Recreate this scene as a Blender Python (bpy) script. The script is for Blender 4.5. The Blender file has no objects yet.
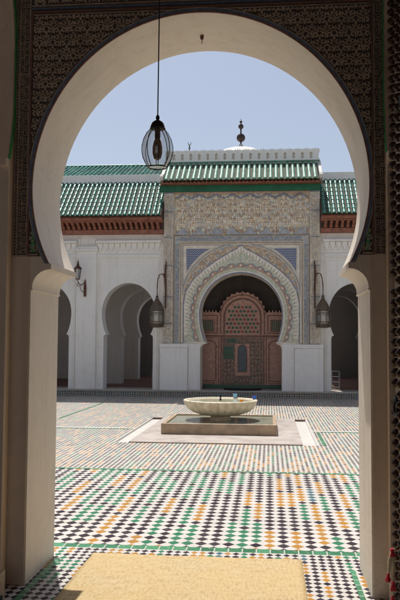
import bpy, math, random
from mathutils import Vector, Matrix
random.seed(7)
PI = math.pi
scene = bpy.context.scene
COL = scene.collection

# ---------------------------------------------------------------- nodes
class NT:
    """tiny expression helper over a shader node tree"""
    def __init__(s, m):
        m.use_nodes = True
        s.t = m.node_tree; s.t.nodes.clear()
        s.out = s.t.nodes.new('ShaderNodeOutputMaterial')
        s.geo = None
    def n(s, typ, **kw):
        nd = s.t.nodes.new(typ)
        for k, v in kw.items(): setattr(nd, k, v)
        return nd
    def put(s, sock, v):
        if v is None: return
        if hasattr(v, 'is_output') or isinstance(v, bpy.types.NodeSocket): s.t.links.new(v, sock)
        else:
            if isinstance(v, (tuple, list)) and len(v) == 3 and sock.type == 'RGBA': v = (*v, 1)
            sock.default_value = v
    def m(s, op, a, b=None, c=None, clamp=False):
        nd = s.n('ShaderNodeMath', operation=op); nd.use_clamp = clamp
        s.put(nd.inputs[0], a); s.put(nd.inputs[1], b)
        if c is not None: s.put(nd.inputs[2], c)
        return nd.outputs[0]
    def pos(s):
        if s.geo is None: s.geo = s.n('ShaderNodeTexCoord').outputs['Object']
        return s.geo
    def xyz(s, v=None):
        nd = s.n('ShaderNodeSeparateXYZ'); s.put(nd.inputs[0], v or s.pos()); return nd.outputs
    def vec(s, x, y, z=0.0):
        nd = s.n('ShaderNodeCombineXYZ'); s.put(nd.inputs[0], x); s.put(nd.inputs[1], y); s.put(nd.inputs[2], z); return nd.outputs[0]
    def mix(s, f, a, b, mode='MIX'):
        nd = s.n('ShaderNodeMix', data_type='RGBA', blend_type=mode); nd.clamp_factor = True
        s.put(nd.inputs[0], f); s.put(nd.inputs[6], a); s.put(nd.inputs[7], b); return nd.outputs[2]
    def noise(s, scale, detail=3, rough=.55, v=None, dist=0):
        nd = s.n('ShaderNodeTexNoise'); s.put(nd.inputs['Vector'], v or s.pos())
        nd.inputs['Scale'].default_value = scale; nd.inputs['Detail'].default_value = detail
        nd.inputs['Roughness'].default_value = rough; nd.inputs['Distortion'].default_value = dist
        return nd.outputs['Fac']
    def wn(s, v):
        nd = s.n('ShaderNodeTexWhiteNoise', noise_dimensions='3D'); s.put(nd.inputs['Vector'], v); return nd.outputs['Value']
    def ramp(s, f, stops, interp='LINEAR'):
        nd = s.n('ShaderNodeValToRGB'); r = nd.color_ramp; r.interpolation = interp
        while len(r.elements) > 1: r.elements.remove(r.elements[-1])
        r.elements[0].position = stops[0][0]; r.elements[0].color = (*stops[0][1], 1)
        for p, c in stops[1:]:
            e = r.elements.new(p); e.color = (*c, 1)
        s.put(nd.inputs[0], f); return nd.outputs[0]
    def bump(s, h, strength=.3, dist=.01, normal=None):
        nd = s.n('ShaderNodeBump'); nd.inputs['Strength'].default_value = strength; nd.inputs['Distance'].default_value = dist
        s.put(nd.inputs['Height'], h)
        if normal: s.put(nd.inputs['Normal'], normal)
        return nd.outputs[0]
    def bsdf(s, col, rough=.6, metal=0., normal=None, **kw):
        b = s.n('ShaderNodeBsdfPrincipled')
        s.put(b.inputs['Base Color'], col); s.put(b.inputs['Roughness'], rough); s.put(b.inputs['Metallic'], metal)
        if normal: s.put(b.inputs['Normal'], normal)
        for k, v in kw.items(): s.put(b.inputs[k.replace('_', ' ')], v)
        s.t.links.new(b.outputs[0], s.out.inputs[0]); return b

M = {}
def plain(name, c, rough=.6, var=.15, scale=6., bump=.2, bscale=40., bdist=.004, metal=0., c2=None, fine=0, **kw):
    m = bpy.data.materials.new(name); t = NT(m)
    f = t.noise(scale, 5, .6)
    lo = c2 or tuple(x * (1 - var) for x in c); hi = tuple(min(1, x * (1 + var)) for x in c)
    col = t.ramp(f, [(.3, lo), (.7, hi)])
    nrm = t.bump(t.noise(bscale, 4, .6), bump, bdist) if bump else None
    t.bsdf(col, rough, metal, nrm, **kw)
    M[name] = m; return m

def plaster(name, c, rough=.75, stain=.12, wave=.5):
    """lime plaster: trowel undulation, fine grain, scattered scuffs and stains"""
    m = bpy.data.materials.new(name); t = NT(m)
    big = t.noise(1.3, 4, .6); mid = t.noise(9, 5, .65); fine = t.noise(90, 4, .6)
    k = t.m('ADD', t.m('MULTIPLY', big, .6), t.m('MULTIPLY', mid, .4))
    col = t.ramp(k, [(.35, tuple(x * (1 - stain) for x in c)), (.5, c), (.68, tuple(min(1, x * (1 + stain * .5)) for x in c))])
    sp = t.noise(23, 6, .75, dist=.6)
    col = t.mix(t.m('MULTIPLY', t.m('GREATER_THAN', sp, .69), .25), col, tuple(x * .62 for x in c))
    x, y, z = t.xyz()
    stk = t.noise(1., 5, .7, t.vec(t.m('MULTIPLY', x, 7.), t.m('MULTIPLY', y, 7.), t.m('MULTIPLY', z, .55)))
    col = t.mix(t.ramp(stk, [(.50, (0, 0, 0)), (.72, (.38, .38, .38))]), col, tuple(q * f_ for q, f_ in zip(c, (.70, .66, .60))))
    crk = t.n('ShaderNodeTexVoronoi', feature='DISTANCE_TO_EDGE'); crk.inputs['Scale'].default_value = 1.7
    wob = t.n('ShaderNodeVectorMath', operation='ADD'); t.put(wob.inputs[0], t.pos()); nz = t.n('ShaderNodeTexNoise'); nz.inputs['Scale'].default_value = 3.; nz.inputs['Detail'].default_value = 6
    t.put(nz.inputs['Vector'], t.pos()); t.put(wob.inputs[1], nz.outputs['Color']); t.put(crk.inputs['Vector'], wob.outputs[0])
    cr_ = t.m('MULTIPLY', t.m('LESS_THAN', crk.outputs['Distance'], .005), t.m('GREATER_THAN', t.noise(1.1, 2), .56))
    col = t.mix(t.m('MULTIPLY', cr_, .35), col, tuple(q * .5 for q in c))
    chip = t.noise(5.5, 6, .8, dist=.4)
    patch = t.m('GREATER_THAN', chip, .70)
    col = t.mix(t.m('MULTIPLY', patch, .30), col, tuple(min(1, q * 1.12) for q in c))
    h = t.m('ADD', t.m('ADD', t.m('MULTIPLY', mid, 1.0), t.m('MULTIPLY', fine, .18)), t.m('MULTIPLY', t.m('ADD', patch, cr_), -.12))
    t.bsdf(col, rough, 0, t.bump(h, wave, .008))
    M[name] = m; return m

plaster('plaster_beige', (.70, .575, .47), .6, .13)
plaster('plaster_reveal', (.79, .70, .595), .55, .10)
plaster('white_wall', (.88, .85, .805), .8, .07, .35)
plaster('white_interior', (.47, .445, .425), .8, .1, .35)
plaster('dome_white', (.62, .60, .56), .7, .1, .8)
plaster('marble_nosing', (.46, .42, .37), .4, .14, .25)
plain('carved_stucco', (.50, .40, .32), .7, .25, 14, .3, 120, .003)
plain('carved_ground', (.055, .046, .048), .8, .5, 18, .4, 90, .003, c2=(.10, .07, .05))
plain('paint_blue', (.13, .19, .30), .5, .3, 30, .3, 120)
plain('paint_maroon', (.27, .13, .10), .5, .3, 30, .3, 120)
plain('paint_green', (.05, .36, .13), .45, .3, 20, .3, 120)
plain('stucco_cream', (.82, .73, .61), .75, .2, 5, .5, 55, .004)
plain('stucco_line', (.84, .77, .67), .7, .15, 9, .3, 60)
plain('stucco_grey', (.40, .41, .43), .75, .2, 7, .4, 50)
plain('stucco_green', (.36, .40, .325), .7, .2, 6, .3, 60)
plain('stucco_pink', (.50, .34, .25), .7, .3, 9, .3, 60)
plain('ochre', (.40, .29, .19), .75, .4, 8, .4, 60)
plain('blue_accent', (.17, .22, .36), .5, .3, 9, .2, 60)
plain('green_board', (.008, .12, .058), .4, .3, 3, .2, 40)
plain('wood_red', (.30, .115, .07), .55, .4, 7, .4, 60, c2=(.17, .06, .038))
plain('wood_dark', (.085, .045, .032), .55, .5, 7, .4, 60)
plain('wood_screen', (.56, .31, .235), .55, .25, 10, .4, 90)
plain('wood_screen_dark', (.20, .11, .085), .6, .3, 10, .3, 90)
plain('screen_green', (.06, .125, .08), .5, .3, 12, .3, 90)
plain('screen_red', (.30, .075, .06), .5, .3, 12, .3, 90)
plain('screen_blue', (.06, .09, .12), .25, .3, 12, .2, 50)
plain('iron', (.035, .03, .028), .45, .4, 30, .4, 120, metal=.7)
plain('rusty_iron', (.13, .06, .04), .6, .5, 25, .4, 120, metal=.4)
plain('brass_old', (.17, .125, .085), .45, .4, 40, .4, 150, metal=.75)
plain('bronze_dark', (.06, .04, .035), .4, .4, 20, .3, 90, metal=.6)
plain('stud_bronze', (.06, .034, .025), .38, .5, 60, .4, 200, metal=.5)
plain('door_wood', (.34, .26, .21), .6, .3, 12, .5, 60)
plain('stone_pool', (.42, .30, .195), .5, .16, 5, .3, 70, c2=(.25, .19, .13))
plain('stone_slab', (.45, .40, .36), .45, .2, 2.2, .2, 60, c2=(.31, .265, .235))
plain('marble_white', (.60, .58, .54), .4, .08, 4, .2, 60)
plain('groove_shade_brown', (.16, .095, .07), .6, .3, 6, .3, 60)
plain('bowl_marble', (.72, .64, .50), .4, .12, 9, .3, 60, c2=(.58, .48, .34))
plain('carpet_red', (.17, .085, .06), .95, .4, 8, .5, 120)
plain('concrete_floor', (.40, .37, .34), .45, .15, 3, .2, 50)
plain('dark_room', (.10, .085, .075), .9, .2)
plain('plastic_blue', (.02, .12, .55), .3, .05, 9, 0)
plain('plastic_lightblue', (.25, .50, .75), .3, .05, 9, 0)
plain('plastic_orange', (.75, .28, .02), .3, .05, 9, 0)
plain('tassel_red', (.55, .02, .05), .8, .3, 80, .6, 200)
plain('cord_cream', (.55, .47, .33), .85, .2, 80, .6, 200)
plain('cord_dark', (.03, .026, .03), .7, .2, 40, .2)
plain('wire_dark', (.10, .085, .075), .35, .2, 40, .1, metal=.6)
plain('bulb_shade', (.30, .20, .15), .35, .2, 40, .1)
plain('wood_light', (.40, .30, .20), .5, .25, 12, .3, 60)
plain('mat_black', (.02, .02, .022), .9, .3, 60, .5, 160)
plain('bright_metal', (.30, .30, .30), .35, .1, 30, .1, metal=.6)

def glazed(name, c, c2):
    m = bpy.data.materials.new(name); t = NT(m)
    x, y, z = t.xyz()
    cell = t.vec(t.m('FLOOR', t.m('MULTIPLY', x, 1 / .157)), t.m('FLOOR', t.m('MULTIPLY', z, 1 / .11)), 0)
    f = t.wn(cell)
    col = t.mix(f, c, c2)
    col = t.mix(t.ramp(t.noise(2.4, 6, .7), [(.45, (0, 0, 0)), (.7, (.5, .5, .5))]), col, (.10, .12, .085))
    col = t.mix(t.m('MULTIPLY', t.m('GREATER_THAN', t.noise(26, 5, .7), .64), .6), col, (.26, .20, .13))
    t.bsdf(col, t.m('ADD', t.m('MULTIPLY', f, .22), .26), 0, t.bump(t.noise(24, 4), .5, .008), Specular_IOR_Level=.34)
    M[name] = m
plain('pan_tile', (.085, .075, .055), .85, .4, 9, .5, 60, c2=(.05, .05, .03))
glazed('tile_green', (.008, .12, .095), (.04, .24, .19))
glazed('tile_green_pale', (.10, .27, .19), (.20, .37, .27))

def glass(name, tint=(.9, .95, 1), fac=.12, rough=.03):
    m = bpy.data.materials.new(name); t = NT(m)
    tr = t.n('ShaderNodeBsdfTransparent'); tr.inputs[0].default_value = (*tint, 1)
    gl = t.n('ShaderNodeBsdfGlossy'); gl.inputs['Roughness'].default_value = rough
    lw = t.n('ShaderNodeLayerWeight'); lw.inputs[0].default_value = .35
    mx = t.n('ShaderNodeMixShader')
    t.put(mx.inputs[0], t.m('ADD', t.m('MULTIPLY', lw.outputs['Facing'], .55), fac, clamp=True))
    t.t.links.new(tr.outputs[0], mx.inputs[1]); t.t.links.new(gl.outputs[0], mx.inputs[2]); t.t.links.new(mx.outputs[0], t.out.inputs[0])
    M[name] = m
glass('glass_clear', (.90, .90, .89), .12)
glass('glass_milky', (.55, .57, .58), .35, .3)
def water(name, c=(.36, .37, .29)):
    m = bpy.data.materials.new(name); t = NT(m)
    c = t.ramp(t.noise(3.5, 5, .6), [(.35, tuple(q * .72 for q in c)), (.65, c)])
    t.bsdf(c, .06, 0, t.bump(t.noise(9, 3), .12, .01), IOR=1.33)
    M[name] = m
water('water'); water('bowl_water', (.56, .54, .38))

def zellige(name, pitch, run, wts, offx=0., offy=0., wear=.3, white=(.54, .515, .49), fill=.472, soft=.12):
    """diamonds of glazed colour on white, colours in short runs along each column"""
    m = bpy.data.materials.new(name); t = NT(m)
    x, y, z = t.xyz()
    u = t.m('MULTIPLY', t.m('ADD', x, offx), 1 / pitch); v = t.m('MULTIPLY', t.m('ADD', y, offy), 1 / (pitch * 1.25))
    iu = t.m('ROUND', u); iv = t.m('ROUND', v)
    du = t.m('ABSOLUTE', t.m('SUBTRACT', u, iu)); dv = t.m('ABSOLUTE', t.m('SUBTRACT', v, iv))
    d = t.m('ADD', du, dv)
    jit = t.m('MULTIPLY', t.m('SUBTRACT', t.wn(t.vec(iu, iv, 3.3)), .5), .05)
    inside = t.m('LESS_THAN', t.m('ADD', d, jit), fill)
    off = t.m('FLOOR', t.m('MULTIPLY', t.wn(t.vec(iu, 5.5, 1.5)), float(run + 1)))
    q = t.m('DIVIDE', t.m('ADD', iv, off), float(run + 1)); blk = t.m('FLOOR', q)
    sep = t.m('LESS_THAN', t.m('FRACT', t.m('ADD', q, .001)), 1. / (run + 1) * .99)
    r = t.wn(t.vec(iu, blk, .5))
    r2 = t.m('MULTIPLY', r, t.m('SUBTRACT', 1.0, sep))
    a, b, c_ = wts
    base = t.ramp(r2, [(0, (.022, .013, .020)), (a, (.020, .15, .075)), (a + b, (.39, .185, .025)), (a + b + c_, (.05, .12, .15))], 'CONSTANT')
    tone = t.wn(t.vec(iu, iv, 9.1))
    base = t.mix(t.m('MULTIPLY', tone, soft), base, (.22, .20, .19))
    wcell = t.vec(t.m('FLOOR', u), t.m('FLOOR', v), 4.)
    wt = t.mix(t.m('MULTIPLY', t.wn(wcell), .32), white, (.44, .41, .37))
    w = t.ramp(t.noise(5., 6, .7), [(.45, (0, 0, 0)), (.75, (1, 1, 1))])
    wt = t.mix(t.m('MULTIPLY', w, wear), wt, (.50, .47, .42))
    chipm = t.m('MULTIPLY', t.m('GREATER_THAN', t.noise(70., 4, .7), .665), .8)
    base = t.mix(chipm, base, (.40, .34, .28))
    col = t.mix(inside, wt, base)
    edge = t.m('LESS_THAN', t.m('ABSOLUTE', t.m('SUBTRACT', d, fill + .03)), .016)
    col = t.mix(t.m('MULTIPLY', edge, .55), col, (.30, .27, .24))
    st = t.noise(.6, 5, .6)
    col = t.mix(t.ramp(st, [(.35, (.30, .30, .30)), (.6, (0, 0, 0))]), col, t.mix(.06, t.mix(.25, col, (.0, .0, .0)), (.36, .31, .27)))
    rg = t.m('ADD', t.m('MULTIPLY', t.wn(t.vec(iu, iv, 7.)), .2), .36)
    t.bsdf(col, rg, 0, t.bump(t.m('ADD', t.m('MULTIPLY', t.noise(30, 3), .5), t.m('MULTIPLY', t.wn(t.vec(iu, iv, 2.)), .3)), .25, .004), Specular_IOR_Level=.10)
    M[name] = m
zellige('zellige_big', .1135, 5, (.42, .28, .29), .0, .03, .06)
zellige('zellige_small', .066, 3, (.48, .26, .22), .0, .0, .15)
zellige('zellige_court', .066, 4, (.40, .27, .31), .02, .0, .30, (.56, .53, .49), .43, .2)
def border(name, axis, L=.112):
    m = bpy.data.materials.new(name); t = NT(m)
    p = t.xyz()[axis]
    u = t.m('MULTIPLY', p, 1 / L); f = t.m('FRACT', u); c = t.m('FLOOR', u)
    col = t.mix(t.wn(t.vec(c, 1., 1.)), (.02, .13, .055), (.07, .27, .13))
    col = t.mix(t.m('LESS_THAN', f, .09), col, (.50, .49, .45))
    col = t.mix(t.m('MULTIPLY', t.m('GREATER_THAN', t.noise(18, 5, .7), .6), .5), col, (.35, .36, .31))
    t.bsdf(col, .3, 0, t.bump(t.noise(30, 3), .2, .004)); M[name] = m
border('border_green_x', 0); border('border_green_y', 1)
def riser_mat():
    m = bpy.data.materials.new('riser_tile'); t = NT(m)
    x, y, z = t.xyz()
    u = t.m('MULTIPLY', x, 1 / .075); v = t.m('MULTIPLY', z, 1 / .06)
    iu = t.m('ROUND', u); iv = t.m('ROUND', v)
    d = t.m('ADD', t.m('ABSOLUTE', t.m('SUBTRACT', u, iu)), t.m('ABSOLUTE', t.m('SUBTRACT', v, iv)))
    base = t.ramp(t.wn(t.vec(iu, iv, 1.)), [(0, (.03, .03, .035)), (.4, (.05, .15, .09)), (.6, (.22, .11, .05)), (.8, (.06, .10, .14))], 'CONSTANT')
    col = t.mix(t.m('LESS_THAN', d, .44), (.33, .30, .27), base)
    t.bsdf(col, .35); M['riser_tile'] = m
riser_mat()
def mosaic(name, cells, cols, rough=.6, dist=.4):
    """small irregular painted cells (voronoi) with pale joints"""
    m = bpy.data.materials.new(name); t = NT(m)
    vo = t.n('ShaderNodeTexVoronoi', feature='F1'); vo.inputs['Scale'].default_value = cells; t.put(vo.inputs['Vector'], t.pos())
    sp = t.n('ShaderNodeSeparateColor'); t.put(sp.inputs[0], vo.outputs['Color'])
    n = len(cols)
    col = t.ramp(sp.outputs[0], [(i / n, c) for i, c in enumerate(cols)], 'CONSTANT')
    h = t.m('MULTIPLY', vo.outputs['Distance'], 1.)
    t.bsdf(col, rough, 0, t.bump(h, dist, .01)); M[name] = m
CREAM = (.40, .36, .31)
mosaic('mosaic_frieze', 16, [(0.544, 0.404, 0.258), (0.412, 0.446, 0.485), (0.646, 0.489, 0.321), (0.800, 0.772, 0.587), (0.440, 0.319, 0.194), (0.544, 0.546, 0.511)])
mosaic('mosaic_inscription', 22, [(0.403, 0.413, 0.429), (0.512, 0.496, 0.462), (0.293, 0.330, 0.407), (0.561, 0.507, 0.429), (0.451, 0.460, 0.451)])
mosaic('mosaic_pilaster', 24, [(0.537, 0.460, 0.374), (0.427, 0.425, 0.418), (0.659, 0.578, 0.473), (0.439, 0.354, 0.275), (0.525, 0.507, 0.429)])
mosaic('mosaic_ochre', 20, [(0.512, 0.354, 0.220), (0.659, 0.543, 0.407), (0.415, 0.295, 0.187), (0.329, 0.366, 0.418), (0.586, 0.448, 0.297)])
mosaic('mosaic_green', 20, [(0.537, 0.566, 0.418), (0.659, 0.637, 0.506), (0.439, 0.496, 0.374), (0.586, 0.519, 0.396), (0.634, 0.625, 0.517)])
mosaic('mosaic_fret', 26, [(.20, .12, .09), (.30, .16, .12), (.12, .13, .10), (.36, .22, .16)])
def bluetile():
    m = bpy.data.materials.new('tile_blue_star'); t = NT(m)
    x, y, z = t.xyz()
    u = t.m('MULTIPLY', x, 1 / .085); v = t.m('MULTIPLY', z, 1 / .072)
    row = t.m('FLOOR', v)
    s = t.m('SINE', t.m('MULTIPLY', u, 2 * PI)); w = t.m('ADD', t.m('FRACT', v), t.m('MULTIPLY', s, .22))
    col = t.mix(t.m('GREATER_THAN', t.m('FRACT', w), .62), (.10, .16, .34), (.46, .43, .38))
    col = t.mix(t.m('GREATER_THAN', t.m('FRACT', t.m('ADD', w, .25)), .86), col, (.28, .20, .09))
    t.bsdf(col, .3); M['tile_blue_star'] = m
bluetile()
def straw():
    m = bpy.data.materials.new('straw'); t = NT(m)
    x, y, z = t.xyz()
    rib = t.m('SINE', t.m('MULTIPLY', x, 2 * PI / .011)); row = t.m('SINE', t.m('MULTIPLY', y, 2 * PI / .05))
    nx = t.noise(1., 5, .7, t.vec(t.m('MULTIPLY', x, 60.), t.m('MULTIPLY', y, 14.), 0))
    ny = t.noise(1., 4, .6, t.vec(t.m('MULTIPLY', x, 6.), t.m('MULTIPLY', y, 70.), 0))
    k = t.m('ADD', t.m('MULTIPLY', nx, .6), t.m('MULTIPLY', ny, .4))
    col = t.ramp(k, [(.38, (.32, .205, .08)), (.5, (.46, .345, .17)), (.62, (.51, .405, .235))])
    big = t.noise(2.2, 4, .6)
    col = t.mix(t.ramp(big, [(.4, (.28, .28, .28)), (.62, (0, 0, 0))]), col, (.50, .34, .12))
    
    h = t.m('ADD', t.m('MULTIPLY', t.m('MULTIPLY', rib, row), .35), nx)
    t.bsdf(col, .7, 0, t.bump(h, .35, .004)); M['straw'] = m
straw()

# ---------------------------------------------------------------- meshes
class MB:
    def __init__(s): s.v = []; s.f = []; s.mi = []; s.cur = 0
    def add(s, vs, fs):
        o = len(s.v); s.v += [tuple(v) for v in vs]; s.f += [tuple(i + o for i in f) for f in fs]; s.mi += [s.cur] * len(fs)
    def box(s, x0, x1, y0, y1, z0, z1):
        s.add([(x0, y0, z0), (x1, y0, z0), (x1, y1, z0), (x0, y1, z0), (x0, y0, z1), (x1, y0, z1), (x1, y1, z1), (x0, y1, z1)],
              [(0, 3, 2, 1), (4, 5, 6, 7), (0, 1, 5, 4), (1, 2, 6, 5), (2, 3, 7, 6), (3, 0, 4, 7)]); return s
    def sheet(s, x0, x1, y0, y1, z, ):
        s.add([(x0, y0, z), (x1, y0, z), (x1, y1, z), (x0, y1, z)], [(0, 1, 2, 3)]); return s
    def prism(s, pts, fn, d0, d1, closed=True):
        """polygon pts (u,v) extruded from depth d0 to d1 through fn(u,v,d)"""
        n = len(pts); a = [fn(u, v, d0) for u, v in pts]; b = [fn(u, v, d1) for u, v in pts]
        fs = [tuple(range(n)), tuple(range(2 * n - 1, n - 1, -1))]
        fs += [(i, n + i, n + (i + 1) % n, (i + 1) % n) for i in range(n)]
        s.add(a + b, fs); return s
    def ribbon(s, pts, w, fn, d0, d1, closed=False, keep=None):
        """raised strip along a 2-D polyline, bevelled trapezoid section"""
        n = len(pts)
        if n < 2: return s
        L = []; 
        for i in range(n):
            p0 = pts[(i - 1) % n] if (closed or i > 0) else pts[i]; p1 = pts[(i + 1) % n] if (closed or i < n - 1) else pts[i]
            dx, dy = p1[0] - p0[0], p1[1] - p0[1]; l = math.hypot(dx, dy) or 1
            L.append((-dy / l, dx / l))
        ww = w if isinstance(w, (list, tuple)) else [w] * n
        vs = []
        for (u, v), (nx, ny), q in zip(pts, L, ww):
            h = q / 2
            vs += [fn(u + nx * h, v + ny * h, d0), fn(u + nx * h * .6, v + ny * h * .6, d1), fn(u - nx * h * .6, v - ny * h * .6, d1), fn(u - nx * h, v - ny * h, d0)]
        fs = []
        for i in range(n if closed else n - 1):
            j = (i + 1) % n
            if keep and not (keep(*pts[i]) and keep(*pts[j])): continue
            for k in range(3): fs.append((4 * i + k, 4 * i + k + 1, 4 * j + k + 1, 4 * j + k))
        if not closed and not keep: fs += [(0, 3, 2, 1), (4 * n - 4, 4 * n - 3, 4 * n - 2, 4 * n - 1)]
        s.add(vs, fs); return s
    def band(s, A, B, fn, d0, d1):
        """raised band between two matched 2-D profiles"""
        n = len(A); vs = []
        for (a, b) in zip(A, B): vs += [fn(*a, d0), fn(*a, d1), fn(*b, d1), fn(*b, d0)]
        fs = [(4 * i + k, 4 * i + k + 1, 4 * i + 5 + k, 4 * i + 4 + k) for i in range(n - 1) for k in range(3)]
        fs += [(0, 3, 2, 1), (4 * n - 4, 4 * n - 3, 4 * n - 2, 4 * n - 1)]
        s.add(vs, fs); return s
    def tube(s, pts, r, seg=8, closed=False):
        pts = [Vector(p) for p in pts]; n = len(pts); rr = r if isinstance(r, (list, tuple)) else [r] * n
        o = len(s.v); ref = None
        for i, p in enumerate(pts):
            t = (pts[min(i + 1, n - 1)] - pts[max(i - 1, 0)]).normalized()
            if ref is None: ref = t.orthogonal().normalized()
            ref = (ref - t * ref.dot(t)).normalized(); b = t.cross(ref)
            for k in range(seg):
                a = 2 * PI * k / seg; s.v.append(tuple(p + (ref * math.cos(a) + b * math.sin(a)) * rr[i]))
        fs = [(o + i * seg + k, o + i * seg + (k + 1) % seg, o + (i + 1) * seg + (k + 1) % seg, o + (i + 1) * seg + k) for i in range(n - 1) for k in range(seg)]
        fs += [tuple(o + k for k in range(seg))[::-1], tuple(o + (n - 1) * seg + k for k in range(seg))]
        s.f += fs; s.mi += [s.cur] * len(fs); return s
    def lathe(s, prof, c, seg=24, flute=0, amp=0., rot=0.):
        o = len(s.v); n = len(prof)
        for (r, z) in prof:
            for k in range(seg):
                a = 2 * PI * (k + rot) / seg; q = r * (1 + amp * (abs(math.cos(a * flute / 2)) - .5)) if flute else r
                s.v.append((c[0] + q * math.cos(a), c[1] + q * math.sin(a), c[2] + z))
        fs = [(o + i * seg + k, o + i * seg + (k + 1) % seg, o + (i + 1) * seg + (k + 1) % seg, o + (i + 1) * seg + k) for i in range(n - 1) for k in range(seg)]
        if prof[0][0] > 1e-4: fs.append(tuple(o + k for k in range(seg))[::-1])
        if prof[-1][0] > 1e-4: fs.append(tuple(o + (n - 1) * seg + k for k in range(seg)))
        s.f += fs; s.mi += [s.cur] * len(fs); return s
    def sphere(s, c, r, seg=16, rings=10):
        return s.lathe([(max(1e-5, r * math.sin(PI * i / rings)), -r * math.cos(PI * i / rings)) for i in range(rings + 1)], c, seg)

def obj(name, mb, mat, parent=None, smooth=False, bevel=0., fixn=True):
    me = bpy.data.meshes.new(name)
    loc = Vector((0, 0, 0)); p = parent
    while p is not None: loc += p.location; p = p.parent
    me.from_pydata([(v[0] - loc.x, v[1] - loc.y, v[2] - loc.z) for v in mb.v], [], mb.f)
    mats = mat if isinstance(mat, (list, tuple)) else [mat]
    for m in mats: me.materials.append(M[m])
    if len(mats) > 1: me.polygons.foreach_set('material_index', mb.mi)
    me.validate()
    if fixn:
        import bmesh
        bm = bmesh.new(); bm.from_mesh(me)
        bmesh.ops.recalc_face_normals(bm, faces=bm.faces); bm.to_mesh(me); bm.free()
    if smooth:
        me.polygons.foreach_set('use_smooth', [True] * len(me.polygons))
        if hasattr(me, 'set_sharp_from_angle'): me.set_sharp_from_angle(angle=math.radians(42))
    o = bpy.data.objects.new(name, me); COL.objects.link(o); o.parent = parent
    if bevel:
        b = o.modifiers.new('bevel', 'BEVEL'); b.width = bevel; b.segments = 2; b.limit_method = 'ANGLE'; b.angle_limit = math.radians(50)
    return o
def tag(o, label, cat, group=None, kind=None):
    if label: o['label'] = label
    if cat: o['category'] = cat
    if group: o['group'] = group
    if kind: o['kind'] = kind
    return o
def thing(name, label, cat, loc=(0, 0, 0), group=None):
    o = bpy.data.objects.new(name, None); COL.objects.link(o); o.location = loc; o.empty_display_size = .2
    return tag(o, label, cat, group)
def struct(name, mb, mat, **kw):
    o = obj(name, mb, mat, None, **kw); o['kind'] = 'structure'; return o
def dup(root, loc, label=None):
    r = root.copy(); COL.objects.link(r); r.location = loc
    if label: r['label'] = label
    for ch in list(root.children):
        c = ch.copy(); COL.objects.link(c); c.parent = r
        for g in ch.children:
            d = g.copy(); COL.objects.link(d); d.parent = c
    return r
def repeat_part(o, offsets):
    for dx, dy, dz in offsets:
        c = o.copy(); COL.objects.link(c); c.parent = o.parent; c.location = (o.location.x + dx, o.location.y + dy, o.location.z + dz)

# 2-D horseshoe profile, left foot to right foot; c = centre (u, v)
def horseshoe(cu, zc, a, b, zcusp, xcusp, jamb, z0, fillet=.035, n=40, corbel=True, off=0.):
    a += off; b += off; xcusp += off; jamb += off
    bl = (zc - zcusp) / math.sqrt(max(1e-6, 1 - (xcusp / a) ** 2)) if xcusp < a else 1e9
    t0 = -math.acos(min(1, xcusp / a))
    arc = []
    for i in range(n + 1):
        t = t0 + (PI - 2 * t0) * i / n
        arc.append((cu + a * math.cos(t), zc + (b if math.sin(t) > 0 else bl) * math.sin(t)))
    arc = arc[::-1]   # left to right over the top
    if not corbel: return [(cu - jamb, z0)] + arc + [(cu + jamb, z0)]
    f = fillet; xf = xcusp - f * .3; R = jamb - xf - .012
    left = [(cu - jamb, z0), (cu - jamb, zcusp - f - R - .02), (cu - jamb + .014, zcusp - f - R - .015)]
    cv = []
    for i in range(7):
        t = PI / 2 * i / 6
        cv.append((cu - (xf + .004 + R * math.cos(t)) + 0, zcusp - f - R + R * math.sin(t)))
    left += cv + [(cu - xf, zcusp - f), (cu - xf, zcusp)]
    right = [(2 * cu - u, v) for u, v in left][::-1]
    return left + arc + right

def arch_wall(mb, profs, x0, x1, z0, z1, fn, d0, d1):
    """solid wall polygon with arches open to the floor"""
    pts = [(x0, z0)]
    for p in profs: pts += p
    pts += [(x1, z0), (x1, z1), (x0, z1)]
    # split per arch so that every polygon stays simple
    n = len(profs); cuts = [x0] + [(profs[i][-1][0] + profs[i + 1][0][0]) / 2 for i in range(n - 1)] + [x1]
    vs_f = []
    for i, p in enumerate(profs):
        top = z1; m = len(p)
        poly = [(cuts[i], z0)] + p + [(cuts[i + 1], z0), (cuts[i + 1], z1), (cuts[i], z1)]
        k = len(poly); A = [fn(u, v, d0) for u, v in poly]; B = [fn(u, v, d1) for u, v in poly]
        fs = [tuple(range(k)), tuple(range(2 * k - 1, k - 1, -1))]
        for j in range(k):
            if j == k - 1 and i > 0: continue
            if j == k - 3 and i < n - 1: continue
            fs.append((j, k + j, k + (j + 1) % k, (j + 1) % k))
        mb.add(A + B, fs)
    return mb

def front(Y):  # wall facing the camera (-Y); d = height of relief towards the camera
    return lambda u, v, d: (u, Y - d, v)

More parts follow.
